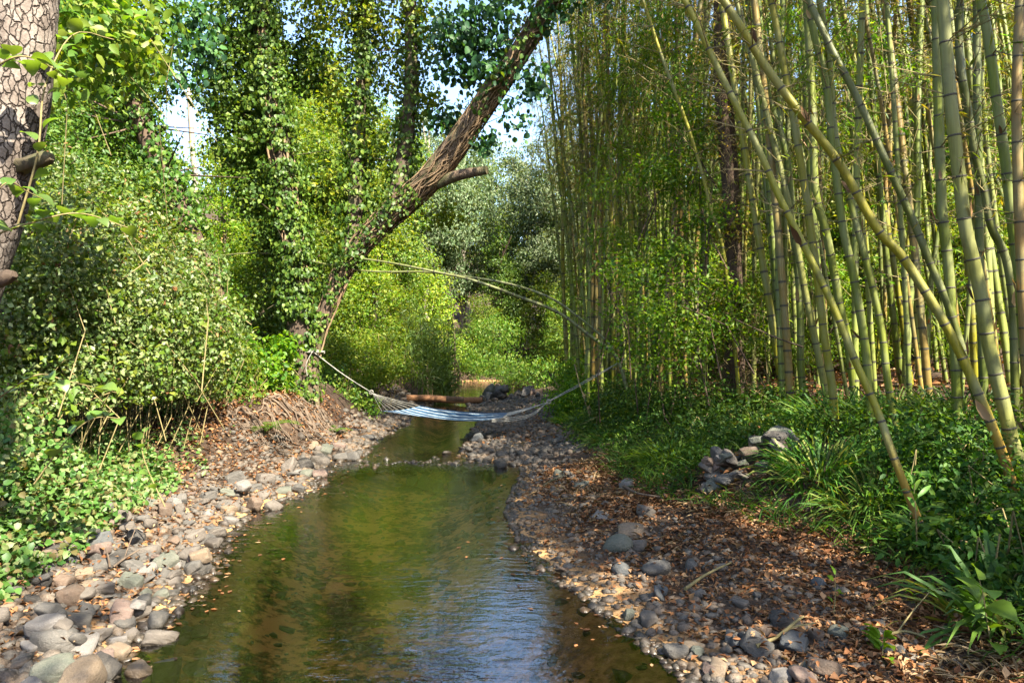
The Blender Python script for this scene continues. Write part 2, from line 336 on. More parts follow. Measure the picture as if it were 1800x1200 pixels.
def culm_mat(name, base=None, rings=False):
    """bamboo skin: object colour, long pale streaks; the oldest culms turn orange towards the root"""
    m, nt, out = newmat(name); q = NT(nt); tc = q.n('TexCoord'); oi = q.n('ObjectInfo')
    n1 = q.noise(q.mapping(tc.outputs['Object'], (60, 60, 1.2)), 1, 3); n2 = q.noise(tc.outputs['Object'], 2.1, 4)
    c = oi.outputs['Color']
    c = q.mix(1.0, c, q.ramp(n1, [(.3, (.75, .75, .72)), (.7, (1.25, 1.22, 1.2))]), 'MULTIPLY')
    c = q.mix(q.ramp(n2, [(.45, (0, 0, 0)), (.66, (.75, .75, .75))]), c, (.15, .16, .075))
    c = q.mix(q.ramp(q.noise(tc.outputs['Object'], 9, 5, .7), [(.55, (0, 0, 0)), (.75, (.7, .7, .7))]), c, (.05, .045, .025))
    if base:
        sx = q.n('SeparateXYZ'); q.l(tc.outputs['Object'], sx.inputs[0])
        k = q.ramp(q.math('ADD', q.math('MULTIPLY', sx.outputs['Z'], .5), q.math('MULTIPLY', n2, .2)), [(.22, (.85, .85, .85)), (.62, (0, 0, 0))])
        c = q.mix(k, c, base)
    b = q.n('BsdfPrincipled'); q.l(c, b.inputs['Base Color']); b.inputs['Roughness'].default_value = .5; b.inputs['Specular IOR Level'].default_value = .3
    q.l(q.bump(n1, .15, .003), b.inputs['Normal']); q.l(b.outputs[0], out.inputs[0]); return m
def plain(name, col, rough=.7, spec=.3, var=.3, scale=20):
    m, nt, out = newmat(name); q = NT(nt); tc = q.n('TexCoord'); n1 = q.noise(tc.outputs['Object'], scale, 4)
    c = q.ramp(n1, [(.3, tuple(x*(1-var) for x in col)), (.7, tuple(min(1, x*(1+var)) for x in col))])
    b = q.n('BsdfPrincipled'); q.l(c, b.inputs['Base Color']); b.inputs['Roughness'].default_value = rough; b.inputs['Specular IOR Level'].default_value = spec
    q.l(b.outputs[0], out.inputs[0]); return m
M_ground, M_water = ground_mat(), water_mat()
M_stone, M_pebble = stone_mat('river_stone'), stone_mat('river_pebble', False)
M_culm, M_culmo, M_node = culm_mat('bamboo_skin'), culm_mat('bamboo_skin_old', (.26, .115, .03)), plain('bamboo_node', (.05, .045, .03))
M_ring = plain('bamboo_node_bloom', (.2, .2, .12))
M_rope = plain('white_rope', (.22, .21, .18), .8); M_blue = plain('hammock_blue', (.014, .042, .085), .85, .1, .12); M_white = plain('hammock_white', (.2, .235, .26), .85, .1, .08)
M_steel = plain('tarp_purple', (.16, .14, .3), .5); M_cutwood = plain('cut_wood', (.42, .3, .18), .8)

# ------------------------------------------------------------------ terrain
_yl = [-40, 0, 3.75, 4.5, 5.6, 6.4, 7.5, 8.65, 9.8, 10.5, 11.2, 13.2, 15.5, 18.7, 21, 22, 25, 30, 40]
_xl = [-2.25, -2.25, -2.2, -2.28, -2.42, -2.58, -2.75, -2.4, -2.6, -2.75, -2.4, -2.55, -2.35, -2.7, -2.6, -2.7, -2.7, -2.55, -2.5]
_yr = [-40, 0, 3.75, 4.5, 5, 5.6, 6.4, 7.5, 8.5, 9.8, 10.3, 10.8, 11.2, 13.2, 16, 18, 20, 21.5, 22.5, 25, 30, 40]
_xr = [1.4, 1.3, .99, .735, .58, .26, .15, .03, .1, .23, .2, -.5, -.72, -.77, -.6, -.9, -1.1, -1.1, .1, .6, .75, .5]
_yf = [-40, 0, 3.85, 5.2, 6.3, 7.4, 10, 14, 19, 22, 30, 40]
_xf = [2.6, 2.6, 2.5, 2.6, 2.0, 1.4, .95, .95, 1.1, 1.3, 1.7, 1.8]
def XL(y): return np.interp(y, _yl, _xl)
def XR(y): return np.interp(y, _yr, _xr)
def XF(y): return np.interp(y, _yf, _xf)
def T(x, y):
    x = np.asarray(x, float); y = np.asarray(y, float)
    wob = .12*fbm(x*1.3+40, y*1.3+40)
    dl = XL(y)-x+wob; dr = x-XR(y)+wob
    ins = np.minimum(-dl, -dr)
    zi = -.32*sstep(0, 1.0, ins)
    near = np.interp(dl, [0, .5, 1.1, 1.6, 2.4, 3.5, 6, 10, 20, 60, 300], [0, .1, .22, .48, .8, 1.05, 1.6, 2.4, 5, 14, 30])
    mid = np.interp(dl, [0, .3, .6, .9, 1.2, 2.5, 5, 10, 20, 60, 300], [0, .08, .2, .6, .85, 1.1, 1.6, 2.4, 5, 14, 30])
    zl = near+(mid-near)*sstep(8.2, 10.5, y)
    wbar = np.maximum(XF(y)-XR(y), .3); e = x-XF(y)
    zr = .2*np.clip(dr/wbar, 0, 1)**.8+np.interp(e, [0, .4, 1, 2, 4, 6, 9, 14, 20, 30, 80, 300], [0, .14, .42, .62, .82, 1.05, 2.0, 5.5, 9, 13, 24, 40])
    z = np.where(dl > 0, zl, np.where(dr > 0, zr, zi))
    z = z+sstep(31.5, 34.5, y)*1.3+np.interp(y, [34, 60, 120, 400], [0, 3, 14, 40])
    dist = np.maximum(dl, dr)
    z = z+fbm(x*.9+9, y*.9+5)*.28*sstep(.2, 1.6, dist)+fbm(x*5+3, y*5+8)*(.05+.16*sstep(.3, .8, dl)*(1-sstep(1.6, 2.6, dl))*sstep(8.5, 9.5, y))
    return z
def TG(p): return float(T(p[0], p[1]))
gx = np.unique(np.round(np.concatenate([-np.geomspace(9, 400, 26)[::-1], np.arange(-9, 9.01, .09), np.geomspace(9, 400, 26)]), 3))
gy = np.unique(np.round(np.concatenate([-np.geomspace(2, 200, 14)[::-1], np.arange(-2, 2, .4), np.arange(2, 14, .09), np.arange(14, 36, .2), np.geomspace(36, 500, 26)]), 3))
GX, GY = np.meshgrid(gx, gy); V = np.stack([GX, GY, T(GX, GY)], -1).reshape(-1, 3)
nx, ny = len(gx), len(gy); i = np.arange(ny-1)[:, None]*nx; j = np.arange(nx-1)[None]
gr = build('ground', [(V, np.stack([i+j, i+j+1, i+nx+j+1, i+nx+j], -1).reshape(-1, 4))], M_ground); tag(gr, 'brown leaf-strewn banks and pebbly bed of the stream', kind='structure')
wy = np.concatenate([np.arange(-6, 34.5, .5)]); wl, wr_ = XL(wy)-.9, XR(wy)+.9
wr_ = np.where((wy > 20.5) & (wy < 22.3), np.maximum(wr_, 0), wr_)
wv = np.stack([np.stack([wl, wy, np.zeros_like(wy)], -1), np.stack([wr_, wy, np.zeros_like(wy)], -1)], 1).reshape(-1, 3)
k = np.arange(len(wy)-1)*2
wo = build('water', [(wv, np.stack([k, k+1, k+3, k+2], -1))], M_water); tag(wo, 'shallow clear stream water reflecting trees and sky', kind='structure')

# ------------------------------------------------------------------ stones
def stone_mesh(seed, pw):
    rng = np.random.default_rng(seed); bm = bmesh.new(); bmesh.ops.create_icosphere(bm, subdivisions=4 if pw > 12 else 3, radius=1)
    v = np.array([x.co[:] for x in bm.verts]); f = np.array([[a.index for a in x.verts] for x in bm.faces]); bm.free()
    nrm = np.vstack([rand_dir(rng, 9), np.eye(3), -np.eye(3)]); h = rng.uniform(.62 if pw > 12 else .74, 1.05, len(nrm))
    d = np.maximum(v@nrm.T, 0)/h; r = np.sum(d**pw, 1)**(-1/pw)
    v = v*r[:, None]; v = v*(1+.05*np.sin(v[:, [1, 2, 0]]*3+seed)); v = v*(1+.09*fbm(v[:, 0]*2.5+seed*3+v[:, 2]*1.7, v[:, 1]*2.5+9-v[:, 2]*1.3, 4))[:, None]; v /= np.abs(v).max(0)
    return mesh_of('river_stone', [(v, f)], M_stone)
STONE = {'rounded': [stone_mesh(s, 9) for s in range(6)], 'angular': [stone_mesh(20+s, 40) for s in range(9)], 'flat': [stone_mesh(40+s, 14) for s in range(5)]}
SCOL = {'slate grey': (.068, .063, .056), 'pale grey': (.14, .127, .115), 'tan': (.155, .112, .072), 'brown': (.095, .063, .043), 'greenish grey': (.085, .09, .068),
        'pinkish': (.115, .078, .062), 'blackish': (.03, .027, .024), 'bluish grey': (.06, .064, .066), 'warm grey': (.095, .08, .066)}
HX0, HY0, HS = -6.0, 2.0, .025
HXn, HYn = int(10/HS), int(24/HS)
hx = HX0+np.arange(HXn)*HS; hy = HY0+np.arange(HYn)*HS
H = T(*np.meshgrid(hx, hy)); H0 = H.copy()
STONES = []
def put_stone(rng, x, y, a, shape, colname, zone, maxrise=.3, flat=None, yaw=None, embed=.45, tilt=.28):
    b = a*rng.uniform(.62, .9); c = a*(rng.uniform(.5, .72) if shape != 'flat' else rng.uniform(.3, .4))
    if shape == 'angular': c = a*rng.uniform(.5, .8)
    if flat: c = a*flat
    yaw = rng.uniform(0, math.pi) if yaw is None else yaw
    i0, i1 = int((x-a-HX0)/HS), int((x+a-HX0)/HS)+1; j0, j1 = int((y-a-HY0)/HS), int((y+a-HY0)/HS)+1
    if i0 < 0 or j0 < 0 or i1 >= HXn or j1 >= HYn: return None
    X, Y = np.meshgrid(hx[i0:i1]-x, hy[j0:j1]-y); u = (X*math.cos(yaw)+Y*math.sin(yaw))/a; v = (-X*math.sin(yaw)+Y*math.cos(yaw))/b
    rr = u*u+v*v; ins = rr < .8
    if not ins.any(): return None
    sub = H[j0:j1, i0:i1]; zb = np.percentile(sub[ins], 45)
    if zb-np.median(H0[j0:j1, i0:i1][ins]) > maxrise: return None
    z = zb+c*(1-embed)
    top = z+c*np.sqrt(np.clip(1-rr, 0, 1))*.9; H[j0:j1, i0:i1] = np.where(rr < 1, np.maximum(sub, top), sub)
    STONES.append(dict(x=x, y=y, z=z, a=a, b=b, c=c, yaw=yaw, shape=shape, col=colname, zone=zone, tx=rng.normal()*tilt, ty=rng.normal()*tilt, seed=int(rng.integers(99))))
    return z
cn = list(SCOL)
def pick(rng, wts): return cn[rng.choice(len(cn), p=np.array(wts)/sum(wts))]
LW = [5, 2.2, 1, 1.6, 1.2, .7, 1.4, 1, 5]; RW = [4, 1.2, 1, 3, 2, .6, 2, 2, 3]; DW = [4, 2, .5, 1, 1.5, .6, 1.5, 4, 1]
rng = np.random.default_rng(11)
# the few big ones one can point to
for px, py, a, sh, col in [(145, 1155, .26, 'rounded', 'tan'), (88, 1078, .2, 'rounded', 'slate grey'), (100, 1098, .2, 'rounded', 'slate grey'), (150, 1090, .18, 'flat', 'pale grey'),
                           (290, 1105, .17, 'angular', 'greenish grey'), (280, 1070, .16, 'angular', 'warm grey'), (345, 1083, .11, 'rounded', 'warm grey'), (258, 1163, .09, 'flat', 'brown'),
                           (235, 1035, .19, 'angular', 'warm grey'), (275, 1045, .15, 'rounded', 'slate grey'), (205, 1095, .14, 'angular', 'tan'), (350, 1035, .16, 'flat', 'bluish grey'),
                           (130, 1065, .16, 'rounded', 'slate grey'), (90, 1145, .17, 'rounded', 'greenish grey'), (185, 1130, .16, 'angular', 'blackish'), (40, 1180, .16, 'rounded', 'pale grey'),
                           (245, 1120, .14, 'angular', 'tan'), (290, 1132, .13, 'flat', 'blackish'), (175, 1108, .12, 'rounded', 'pinkish'), (55, 1105, .1, 'rounded', 'pale grey')]:
    Yg = (CAMZ-.12)*F/(py+20-600); p = P(px, py, Yg); put_stone(rng, p[0], p[1], a*.6, sh, col, 'left near', .35, flat=None)
def scatter(rng, n, y0, y1, f0, f1, a0, a1, wts, zone, side, shapes=(.25, .45, .3), maxrise=.16, cap=None, embed=.55):
    k = 0
    for _ in range(n*4):
        if k >= n: break
        y = y0+(y1-y0)*rng.random()**1.3
        t = rng.uniform(f0, f1)
        x = XL(y)-t if side == 'L' else XR(y)+t*(XF(y)-XR(y))
        if cap and not cap(x, y): continue
        if abs(x) > .74*y+.3: continue
        a = a0*(a1/a0)**rng.random()
        sh = ['rounded', 'angular', 'flat'][rng.choice(3, p=shapes)]
        if put_stone(rng, x, y, a, sh, pick(rng, wts), zone, maxrise, embed=embed) is not None: k += 1
scatter(rng, 62, 4.0, 5.6, -.05, 1.15, .045, .1, LW, 'left near', 'L', maxrise=.2, shapes=(.3, .45, .25))
scatter(rng, 90, 5.2, 7.4, -.1, 1.15, .05, .1, LW, 'left middle', 'L', maxrise=.18, shapes=(.3, .45, .25))
scatter(rng, 38, 7.4, 9.2, -.35, .7, .06, .12, LW, 'left point', 'L', maxrise=.2)
scatter(rng, 26, 9.2, 12.5, -.1, .45, .07, .14, LW, 'left far', 'L')
scatter(rng, 14, 12.5, 19, -.1, .5, .08, .16, DW, 'left hammock', 'L')
# right gravel
for px, py, a, sh, col in [(1265, 1148, .1, 'angular', 'tan'), (1330, 1125, .12, 'angular', 'slate grey'), (1380, 1092, .12, 'angular', 'blackish'), (1395, 1125, .14, 'angular', 'bluish grey'), (1275, 1080, .06, 'rounded', 'tan'),
                           (1450, 1170, .11, 'rounded', 'brown'), (1375, 1172, .09, 'angular', 'pale grey'), (1410, 1175, .1, 'rounded', 'pinkish'), (1420, 1160, .09, 'flat', 'greenish grey'), (1315, 1195, .15, 'flat', 'greenish grey'),
                           (1250, 1150, .07, 'angular', 'pinkish'), (1290, 1103, .11, 'flat', 'slate grey'), (1312, 1105, .08, 'rounded', 'slate grey'), (1340, 1100, .11, 'flat', 'brown'),
                           (1085, 950, .17, 'rounded', 'greenish grey'), (1110, 928, .17, 'rounded', 'tan'), (1155, 990, .15, 'rounded', 'slate grey'), (1090, 985, .12, 'rounded', 'bluish grey'), (1120, 950, .13, 'rounded', 'warm grey'),
                           (1160, 1030, .12, 'flat', 'bluish grey'), (1215, 985, .1, 'rounded', 'slate grey'), (1060, 900, .14, 'flat', 'pale grey'), (1040, 870, .12, 'flat', 'tan'), (1100, 860, .13, 'angular', 'pale grey'),
                           (985, 830, .14, 'rounded', 'greenish grey'), (1020, 848, .15, 'flat', 'greenish grey'), (945, 822, .12, 'flat', 'bluish grey'), (1135, 900, .13, 'rounded', 'warm grey')]:
    Yg = (CAMZ-.1)*F/(py+10-600); p = P(px, py, Yg); put_stone(rng, p[0], p[1], a*.7, sh, col, 'right near' if Yg < 5.2 else 'right middle', .3, embed=.5)
scatter(rng, 40, 4.0, 10, .0, .75, .035, .075, RW, 'right middle', 'R', embed=.5)
scatter(rng, 18, 10.5, 20, .05, .9, .07, .13, DW, 'right far', 'R', embed=.45)
# riffle
for px, py, a, col in [(665, 800, .07, 'slate grey'), (785, 797, .09, 'blackish'), (722, 813, .1, 'pinkish'), (748, 820, .12, 'warm grey'), (768, 822, .1, 'brown'), (800, 826, .12, 'brown'), (835, 827, .14, 'warm grey'), (862, 826, .1, 'slate grey'),
                       (620, 808, .1, 'slate grey'), (635, 818, .09, 'tan'), (880, 820, .12, 'blackish'), (825, 800, .1, 'blackish'), (700, 818, .06, 'bluish grey')]:
    p = P(px, py, CAMZ*F/(py-600)); put_stone(rng, p[0], p[1], a, 'rounded', col, 'riffle', .3, flat=.85, embed=.1)
# dam stones either side of the log
for k_ in range(22):
    x = rng.uniform(-.95, .75); y = rng.normal(20.6, .35); put_stone(rng, x, y, rng.uniform(.12, .24), 'angular', pick(rng, DW), 'dam right', .3, embed=.25, tilt=.4)
for k_ in range(12):
    x = rng.uniform(-3.3, -2.2); y = rng.normal(20.6, .4); put_stone(rng, x-.1, y+.15, rng.uniform(.1, .18), 'angular', pick(rng, DW), 'dam left', .3, embed=.25, tilt=.4)
# rock heap on the right bank
hc = P(1312, 862, 7.0)
for k_ in range(46):
    r_ = .36*rng.random()**.55; th = rng.random()*2*math.pi
    put_stone(rng, hc[0]+.08+r_*math.cos(th)*1.35, hc[1]+.02+r_*math.sin(th)*.5, rng.uniform(.06, .125), ['angular', 'flat', 'angular'][k_ % 3], pick(rng, [4, .8, .4, 3, 3, .5, 1.5, .3, 4]), 'heap', .2, flat=rng.uniform(.35, .6), embed=.22, tilt=.4, yaw=rng.uniform(0, 3.14))
ZONE = {'left near': 'on the near left bank', 'left middle': 'on the left bank below ivy', 'left point': 'on the left stony point', 'left far': 'under the left root bank', 'left hammock': 'left shore beneath the hammock',
        'right near': 'in the near right gravel', 'right middle': 'on the right gravel bar', 'right far': 'on the far grey gravel', 'riffle': 'in the midstream riffle', 'dam right': 'right of the fallen log', 'dam left': 'left of the fallen log', 'heap': 'in the right bank heap'}
ORD = ['', 'second', 'third', 'fourth', 'fifth', 'sixth', 'seventh', 'eighth', 'ninth', 'tenth', 'eleventh', 'twelfth', 'thirteenth', 'fourteenth', 'fifteenth']
def settle_labels(items):
    """items: list of [obj, base label, px]; same base labels are told apart by their order in the picture"""
    by = {}
    for it in items: by.setdefault(it[1], []).append(it)
    for lab, g_ in by.items():
        if len(g_) == 1: g_[0][0]['label'] = lab; continue
        g_.sort(key=lambda t: t[2]); n = len(g_)
        for k_, it in enumerate(g_):
            if k_ == 0: s_ = 'leftmost alike'
            elif k_ == n-1: s_ = 'rightmost alike'
            elif k_ < (n+1)//2 or n == 3: s_ = ORD[k_]+' alike from left'
            else: s_ = ORD[n-1-k_]+' alike from right'
            it[0]['label'] = lab+', '+s_
STONES.sort(key=lambda s: -s['a']/s['y'])
items = []
extra = STONES[300:]
for s in STONES[:300]:
    lib = STONE[s['shape']]; o = link('river_stone', lib[s['seed'] % len(lib)])
    o.location = (s['x'], s['y'], s['z']); o.scale = (s['a'], s['b'], s['c']); o.rotation_euler = (s['tx'], s['ty'], s['yaw'])
    cc = np.array(SCOL[s['col']])*(.85+.3*((s['seed']*7) % 10)/10); o.color = (*cc, 1)
    big = s['a']; sz = 'large' if big > .155 else ('small' if big < .085 else 'medium')
    o['category'] = 'stone'; o['group'] = 'stones '+ZONE[s['zone']]
    items.append([o, f"{sz} {s['col']} {s['shape']} stone {ZONE[s['zone']]}", pix((s['x'], s['y'], s['z']))[0]])
settle_labels(items)

# pebbles too many to count
def pebbles(rng, pts, rad, mi=0):
    bm = bmesh.new(); bmesh.ops.create_icosphere(bm, subdivisions=1, radius=1); v0 = np.array([x.co[:] for x in bm.verts]); f0 = np.array([[a.index for a in x.verts] for x in bm.faces]); bm.free()
    n = len(pts); v = v0[None]*(1+.3*rng.normal(size=(n, len(v0), 1)).clip(-1, 1))
    v = v*np.stack([np.ones(n), rng.uniform(.6, .95, n), rng.uniform(.35, .7, n)], -1)[:, None]*rad[:, None, None]
    a = rng.uniform(0, 2*np.pi, n); c, s_ = np.cos(a)[:, None], np.sin(a)[:, None]
    v = np.stack([v[..., 0]*c-v[..., 1]*s_, v[..., 0]*s_+v[..., 1]*c, v[..., 2]+.15*v[..., 0]], -1)+pts[:, None]
    return (v.reshape(-1, 3), (f0[None]+(np.arange(n)*len(v0))[:, None, None]).reshape(-1, 3), mi)
def Hat(x, y):
    i_ = np.clip(((x-HX0)/HS).round().astype(int), 0, HXn-1); j_ = np.clip(((y-HY0)/HS).round().astype(int), 0, HYn-1)
    inn = (x > HX0) & (x < hx[-1]) & (y > HY0) & (y < hy[-1])
    return np.where(inn, H[j_, i_], T(x, y))
def pts_on(x, y, lift): return np.stack([x, y, T(x, y)+lift], -1)
rng = np.random.default_rng(21); PB = []
n = 3800; y = 3.6+6.5*rng.random(n)**1.4; x = XL(y)-rng.uniform(-.25, 1.2, n); PB.append(pebbles(rng, pts_on(x, y, .0), .015+.045*rng.random(n)**1.6))
n = 1500; y = rng.uniform(9.5, 21, n); x = XL(y)-rng.uniform(-.25, .75, n); PB.append(pebbles(rng, pts_on(x, y, 0), rng.uniform(.03, .09, n)))
n = 3000; y = 3.6+6.6*rng.random(n)**1.3; t = rng.random(n)**1.8*.85; x = XR(y)-.1+t*(XF(y)-XR(y)+.1); PB.append(pebbles(rng, pts_on(x, y, 0), .012+.04*rng.random(n)**2))
n = 4200; y = rng.uniform(10.3, 21.5, n); t = rng.random(n); x = XR(y)-.1+t*(XF(y)-XR(y)+.2); PB.append(pebbles(rng, pts_on(x, y, .0), .03+.07*rng.random(n)**2.2))
n = 500; y = rng.normal(10.55, .18, n); x = rng.uniform(-2.7, .3, n); PB.append(pebbles(rng, np.stack([x, y, rng.uniform(-.09, -.01, n)], -1), rng.uniform(.03, .08, n)))
n = 700; y = rng.uniform(3.6, 10, n); u_ = rng.random(n); x = XL(y)+u_*(XR(y)-XL(y)); PB.append(pebbles(rng, pts_on(x, y, .0), (.015+.06*rng.random(n)**2)))
n = 500; x = rng.uniform(-3.4, 1.2, n); y = rng.normal(20.7, .5, n); PB.append(pebbles(rng, pts_on(x, y, .0), rng.uniform(.05, .13, n)))
if extra:
    e_ = np.array([[s['x'], s['y'], s['z']] for s in extra]); PB.append(pebbles(rng, e_, np.array([s['a'] for s in extra])))
tag(build('gravel', PB, M_pebble), 'loose grey and brown pebbles along both shores of the stream', 'gravel', kind='stuff')

# the log across the little dam
def anglewrap(px, py, Y): return P(px, py, Y)
lg = empty('fallen_log', P(780, 708, 20.6), 'barked brown log lying across the stone dam', 'log')
pl = spline([P(716, 700, 20.3), P(760, 700, 20.25), P(800, 703, 20.2), P(848, 703, 20.1)], 18)
build('trunk', tube(pl, np.linspace(.1, .085, 18), 14, .12, 3), M_log, lg)
build('peeling_bark', tube(pl[9:14]+[0, -.012, .02], .09, 12, .3, 5), M_barkdark, lg)

# ------------------------------------------------------------------ trees
def ivy_on(rng, path, rad, n, thick, L, shape='ovate', bias=None):
    """leaves lying over a trunk, standing off it by up to thick"""
    m = len(path); t, u, v = frames(path); s_ = rng.random(n)*(m-1); i_ = s_.astype(int); f_ = (s_-i_)[:, None]
    c = path[i_]*(1-f_)+path[np.minimum(i_+1, m-1)]*f_; r = np.interp(s_, np.arange(m), rad)
    a = rng.uniform(0, 2*np.pi, n); dn = np.cos(a)[:, None]*u[i_]+np.sin(a)[:, None]*v[i_]
    lump = .4+1.3*vnoise(s_*.9+7, a*1.5+3); keep = vnoise(s_*1.7+60, a*1.2+11) > .3
    if bias is not None: keep &= (dn@np.asarray(bias) > -.35+.5*rng.normal(size=n)*.5)
    off = thick*rng.random(n)**1.3*lump
    pos = c+dn*(r+off+.01)[:, None]
    N = norm(dn+np.array([0, 0, .35])+rng.normal(size=(n, 3))*.4); D = norm(np.array([0, 0, -1.])+rng.normal(size=(n, 3))*.5)
    l = L*rng.uniform(.6, 1.25, n)
    return leafset(pos[keep], D[keep], N[keep], l[keep], l[keep]*.85, shape=shape, bend=.1)
def blobs_px(rows): return [(*P(px, py, Y), r*sx, r*sx, r*sz) for px, py, Y, r, sx, sz in rows]

# foreground trunk with plated bark
def voro_trunk(path, rad, rings, sides, seed):
    rng = np.random.default_rng(seed); p = spline(path, rings); r = np.interp(np.linspace(0, 1, rings), np.linspace(0, 1, len(rad)), rad)
    t, u, v = frames(p); a = np.linspace(0, 2*np.pi, sides, endpoint=False)
    L = np.concatenate([[0], np.cumsum(np.linalg.norm(np.diff(p, axis=0), axis=1))])
    circ = 2*np.pi*r.mean(); A, LL = np.meshgrid(a/(2*np.pi)*circ, L)
    A2 = A+.03*(vnoise(A*30, LL*20)-.5); L2 = LL*.42+.03*(vnoise(A*25+9, LL*14)-.5)
    cell = .034; nu = int(round(circ/cell)); cu = circ/nu; nv = int(L2.max()/cell)+3
    jit = rng.random((nu, nv, 2))
    d1 = np.full(A.shape, 9.); d2 = d1.copy(); iu = np.floor(A2/cu).astype(int); iv = np.floor(L2/cell).astype(int)
    for du in (-1, 0, 1):
        for dv in (-1, 0, 1):
            ju = (iu+du); jv = np.clip(iv+dv, 0, nv-1); J = jit[ju % nu, jv]
            d = np.hypot(A2-(ju+J[..., 0])*cu, L2-(iv+dv+J[..., 1])*cell)
            d2 = np.minimum(d2, np.maximum(d, d1)); d1 = np.minimum(d1, d)
    crack = sstep(.0, .007, d2-d1); tone = crack
    rr = r[:, None]*(1+.09*fbm(A*8+3, LL*2))+.008*vnoise(A*60, LL*25)
    V = p[:, None]+(np.cos(a)[None, :, None]*u[:, None]+np.sin(a)[None, :, None]*v[:, None])*rr[..., None]
    i = np.arange(rings-1)[:, None]*sides; j = np.arange(sides)[None]; j2 = (j+1) % sides
    return V.reshape(-1, 3), np.stack([i+j, i+j2, i+sides+j2, i+sides+j], -1).reshape(-1, 4), tone.ravel()
YT = 4.3
b0 = P(-140, 900, YT); b0[2] = TG(b0)
t1 = empty('alder_tree', b0, 'leaning trunk with cracked plated bark at the left photo edge', 'tree')
V_, F_, tone = voro_trunk([b0-[0, 0, .3], P(-95, 640, YT), P(-58, 490, YT), P(-18, 367, YT), P(22, 200, YT), P(42, 0, YT), P(55, -300, YT), P(62, -800, YT)], [.24, .2, .185, .18, .175, .17, .16, .14], 320, 64, 5)
tr = build('trunk', [(V_, F_)], M_plate, t1)
for (px, py, ex, ey, r0) in ((40, 290, 92, 276, .042), (-20, 500, 26, 482, .04)):
    build('branch_stub', tube(spline([P(px, py, YT-.05), P((px+ex)/2, (py+ey)/2, YT-.12), P(ex, ey, YT-.15)], 8), [r0*1.2, r0*1.1, r0, r0, r0, r0*1.05, r0*.95, r0*.5], 14, .6, 3, fr=9), M_bark, t1)
rng = np.random.default_rng(5)
cr = [(b0[0]+dx, b0[1]+dy, 8.2+dz, 1.5, 1.5, .9) for dx, dy, dz in ((-1.5, 1, 0), (-3, 2, .5), (-2.2, .5, 1.5), (-4.0, 1.2, -.5))]
build('crown', [cloud(rng, cr, 4500, .09)], G['mid'], t1)

# the forked tree that carries the hammock
YV = 13.0
vb = P(540, 690, YV); vb[2] = TG(vb)
t2 = empty('forked_tree', vb, 'ivy clad forked tree on left bank leaning over the stream', 'tree')
lean = spline([vb+[.02, 0, -.4], P(547, 640, YV), P(556, 590, YV), P(578, 535, YV), P(606, 470, YV), P(650, 412, YV-.1), P(700, 365, YV-.2), P(755, 315, YV-.4), P(800, 258, YV-.6), P(845, 193, YV-.8), P(888, 130, YV-1), P(925, 72, YV-1.1), P(962, 10, YV-1.2), P(1010, -80, YV-1.4), P(1060, -200, YV-1.6)], 90)
lr = np.interp(np.linspace(0, 1, 90), [0, .1, .2, .3, .42, .6, .8, 1], [.22, .155, .135, .16, .205, .175, .155, .12])
build('leaning_trunk', tube(lean, lr, 26, .4, 1, fr=7), M_barkred, t2)
stem = spline([vb+[-.1, .05, -.4], P(530, 640, YV), P(527, 560, YV), P(520, 470, YV), P(509, 380, YV), P(496, 290, YV), P(481, 200, YV), P(468, 100, YV), P(456, 0, YV), P(446, -160, YV), P(450, -330, YV)], 70)
sr = np.linspace(.25, .13, 70); build('upright_trunk', tube(stem, sr, 18, .22, 2), M_bark, t2)
lim2 = spline([P(612, 470, YV), P(622, 390, YV+.1), P(628, 280, YV+.2), P(634, 150, YV+.2), P(640, 0, YV+.2), P(650, -200, YV)], 50); build('limb', tube(lim2, np.linspace(.15, .08, 50), 14, .2, 3), M_bark, t2)
lim3 = spline([P(684, 380, YV-.2), P(703, 320, YV), P(716, 230, YV+.1), P(723, 130, YV+.1), P(722, 10, YV+.1), P(716, -180, YV)], 50); build('limb', tube(lim3, np.linspace(.16, .08, 50), 14, .2, 4), M_bark, t2)
build('broken_branch', tube(spline([P(770, 322, YV-.45), P(805, 308, YV-.6), P(856, 299, YV-.8)], 12), np.linspace(.1, .07, 12), 12, .2, 7), M_barkred, t2)
rng = np.random.default_rng(8)
T_, U_, W_ = frames(lean)
for k in range(38):                        # ivy stems clinging to the bark
    s0 = int(rng.integers(10, 45)); s1 = min(89, s0+int(rng.integers(18, 45))); ii = np.arange(s0, s1)
    ph = rng.uniform(-2.6, .6)+np.cumsum(rng.normal(size=len(ii))*.22)+.02*(ii-s0)
    off = lr[ii]*1.06+.012; pv = lean[ii]+(np.cos(ph)[:, None]*U_[ii]+np.sin(ph)[:, None]*W_[ii])*off[:, None]
    build('vine_stem', tube(pv, rng.uniform(.005, .016), 5), M_vine, t2)
T_, U_, W_ = frames(stem)
for k in range(9):
    s0 = int(rng.integers(2, 25)); ii = np.arange(s0, min(69, s0+int(rng.integers(20, 40))))
    ph = rng.uniform(0, 6.28)+np.cumsum(rng.normal(size=len(ii))*.12); pv = stem[ii]+(np.cos(ph)[:, None]*U_[ii]+np.sin(ph)[:, None]*W_[ii])*(sr[ii]*1.06+.01)[:, None]
    build('vine_stem', tube(pv, rng.uniform(.01, .02), 5), M_vine, t2)
for k in range(80):                        # washed-out roots in the bank face
    y_ = rng.uniform(9.6, 13.2); x_ = XL(y_)-rng.uniform(.75, 1.25); hd = rng.uniform(-1.2, .9); pts = []
    for q_ in range(9): pts.append(np.array([x_, y_, T(x_, y_)+.012+.05*rng.random()*(q_ > 0)])); hd = hd*.8+rng.normal()*.7; st_ = rng.uniform(.05, .11); x_ += st_*math.cos(hd); y_ += st_*math.sin(hd)
    build('root', tube(spline(pts, 20), np.linspace(rng.uniform(.008, .024), .004, 20), 6, .2, k), M_root, t2)
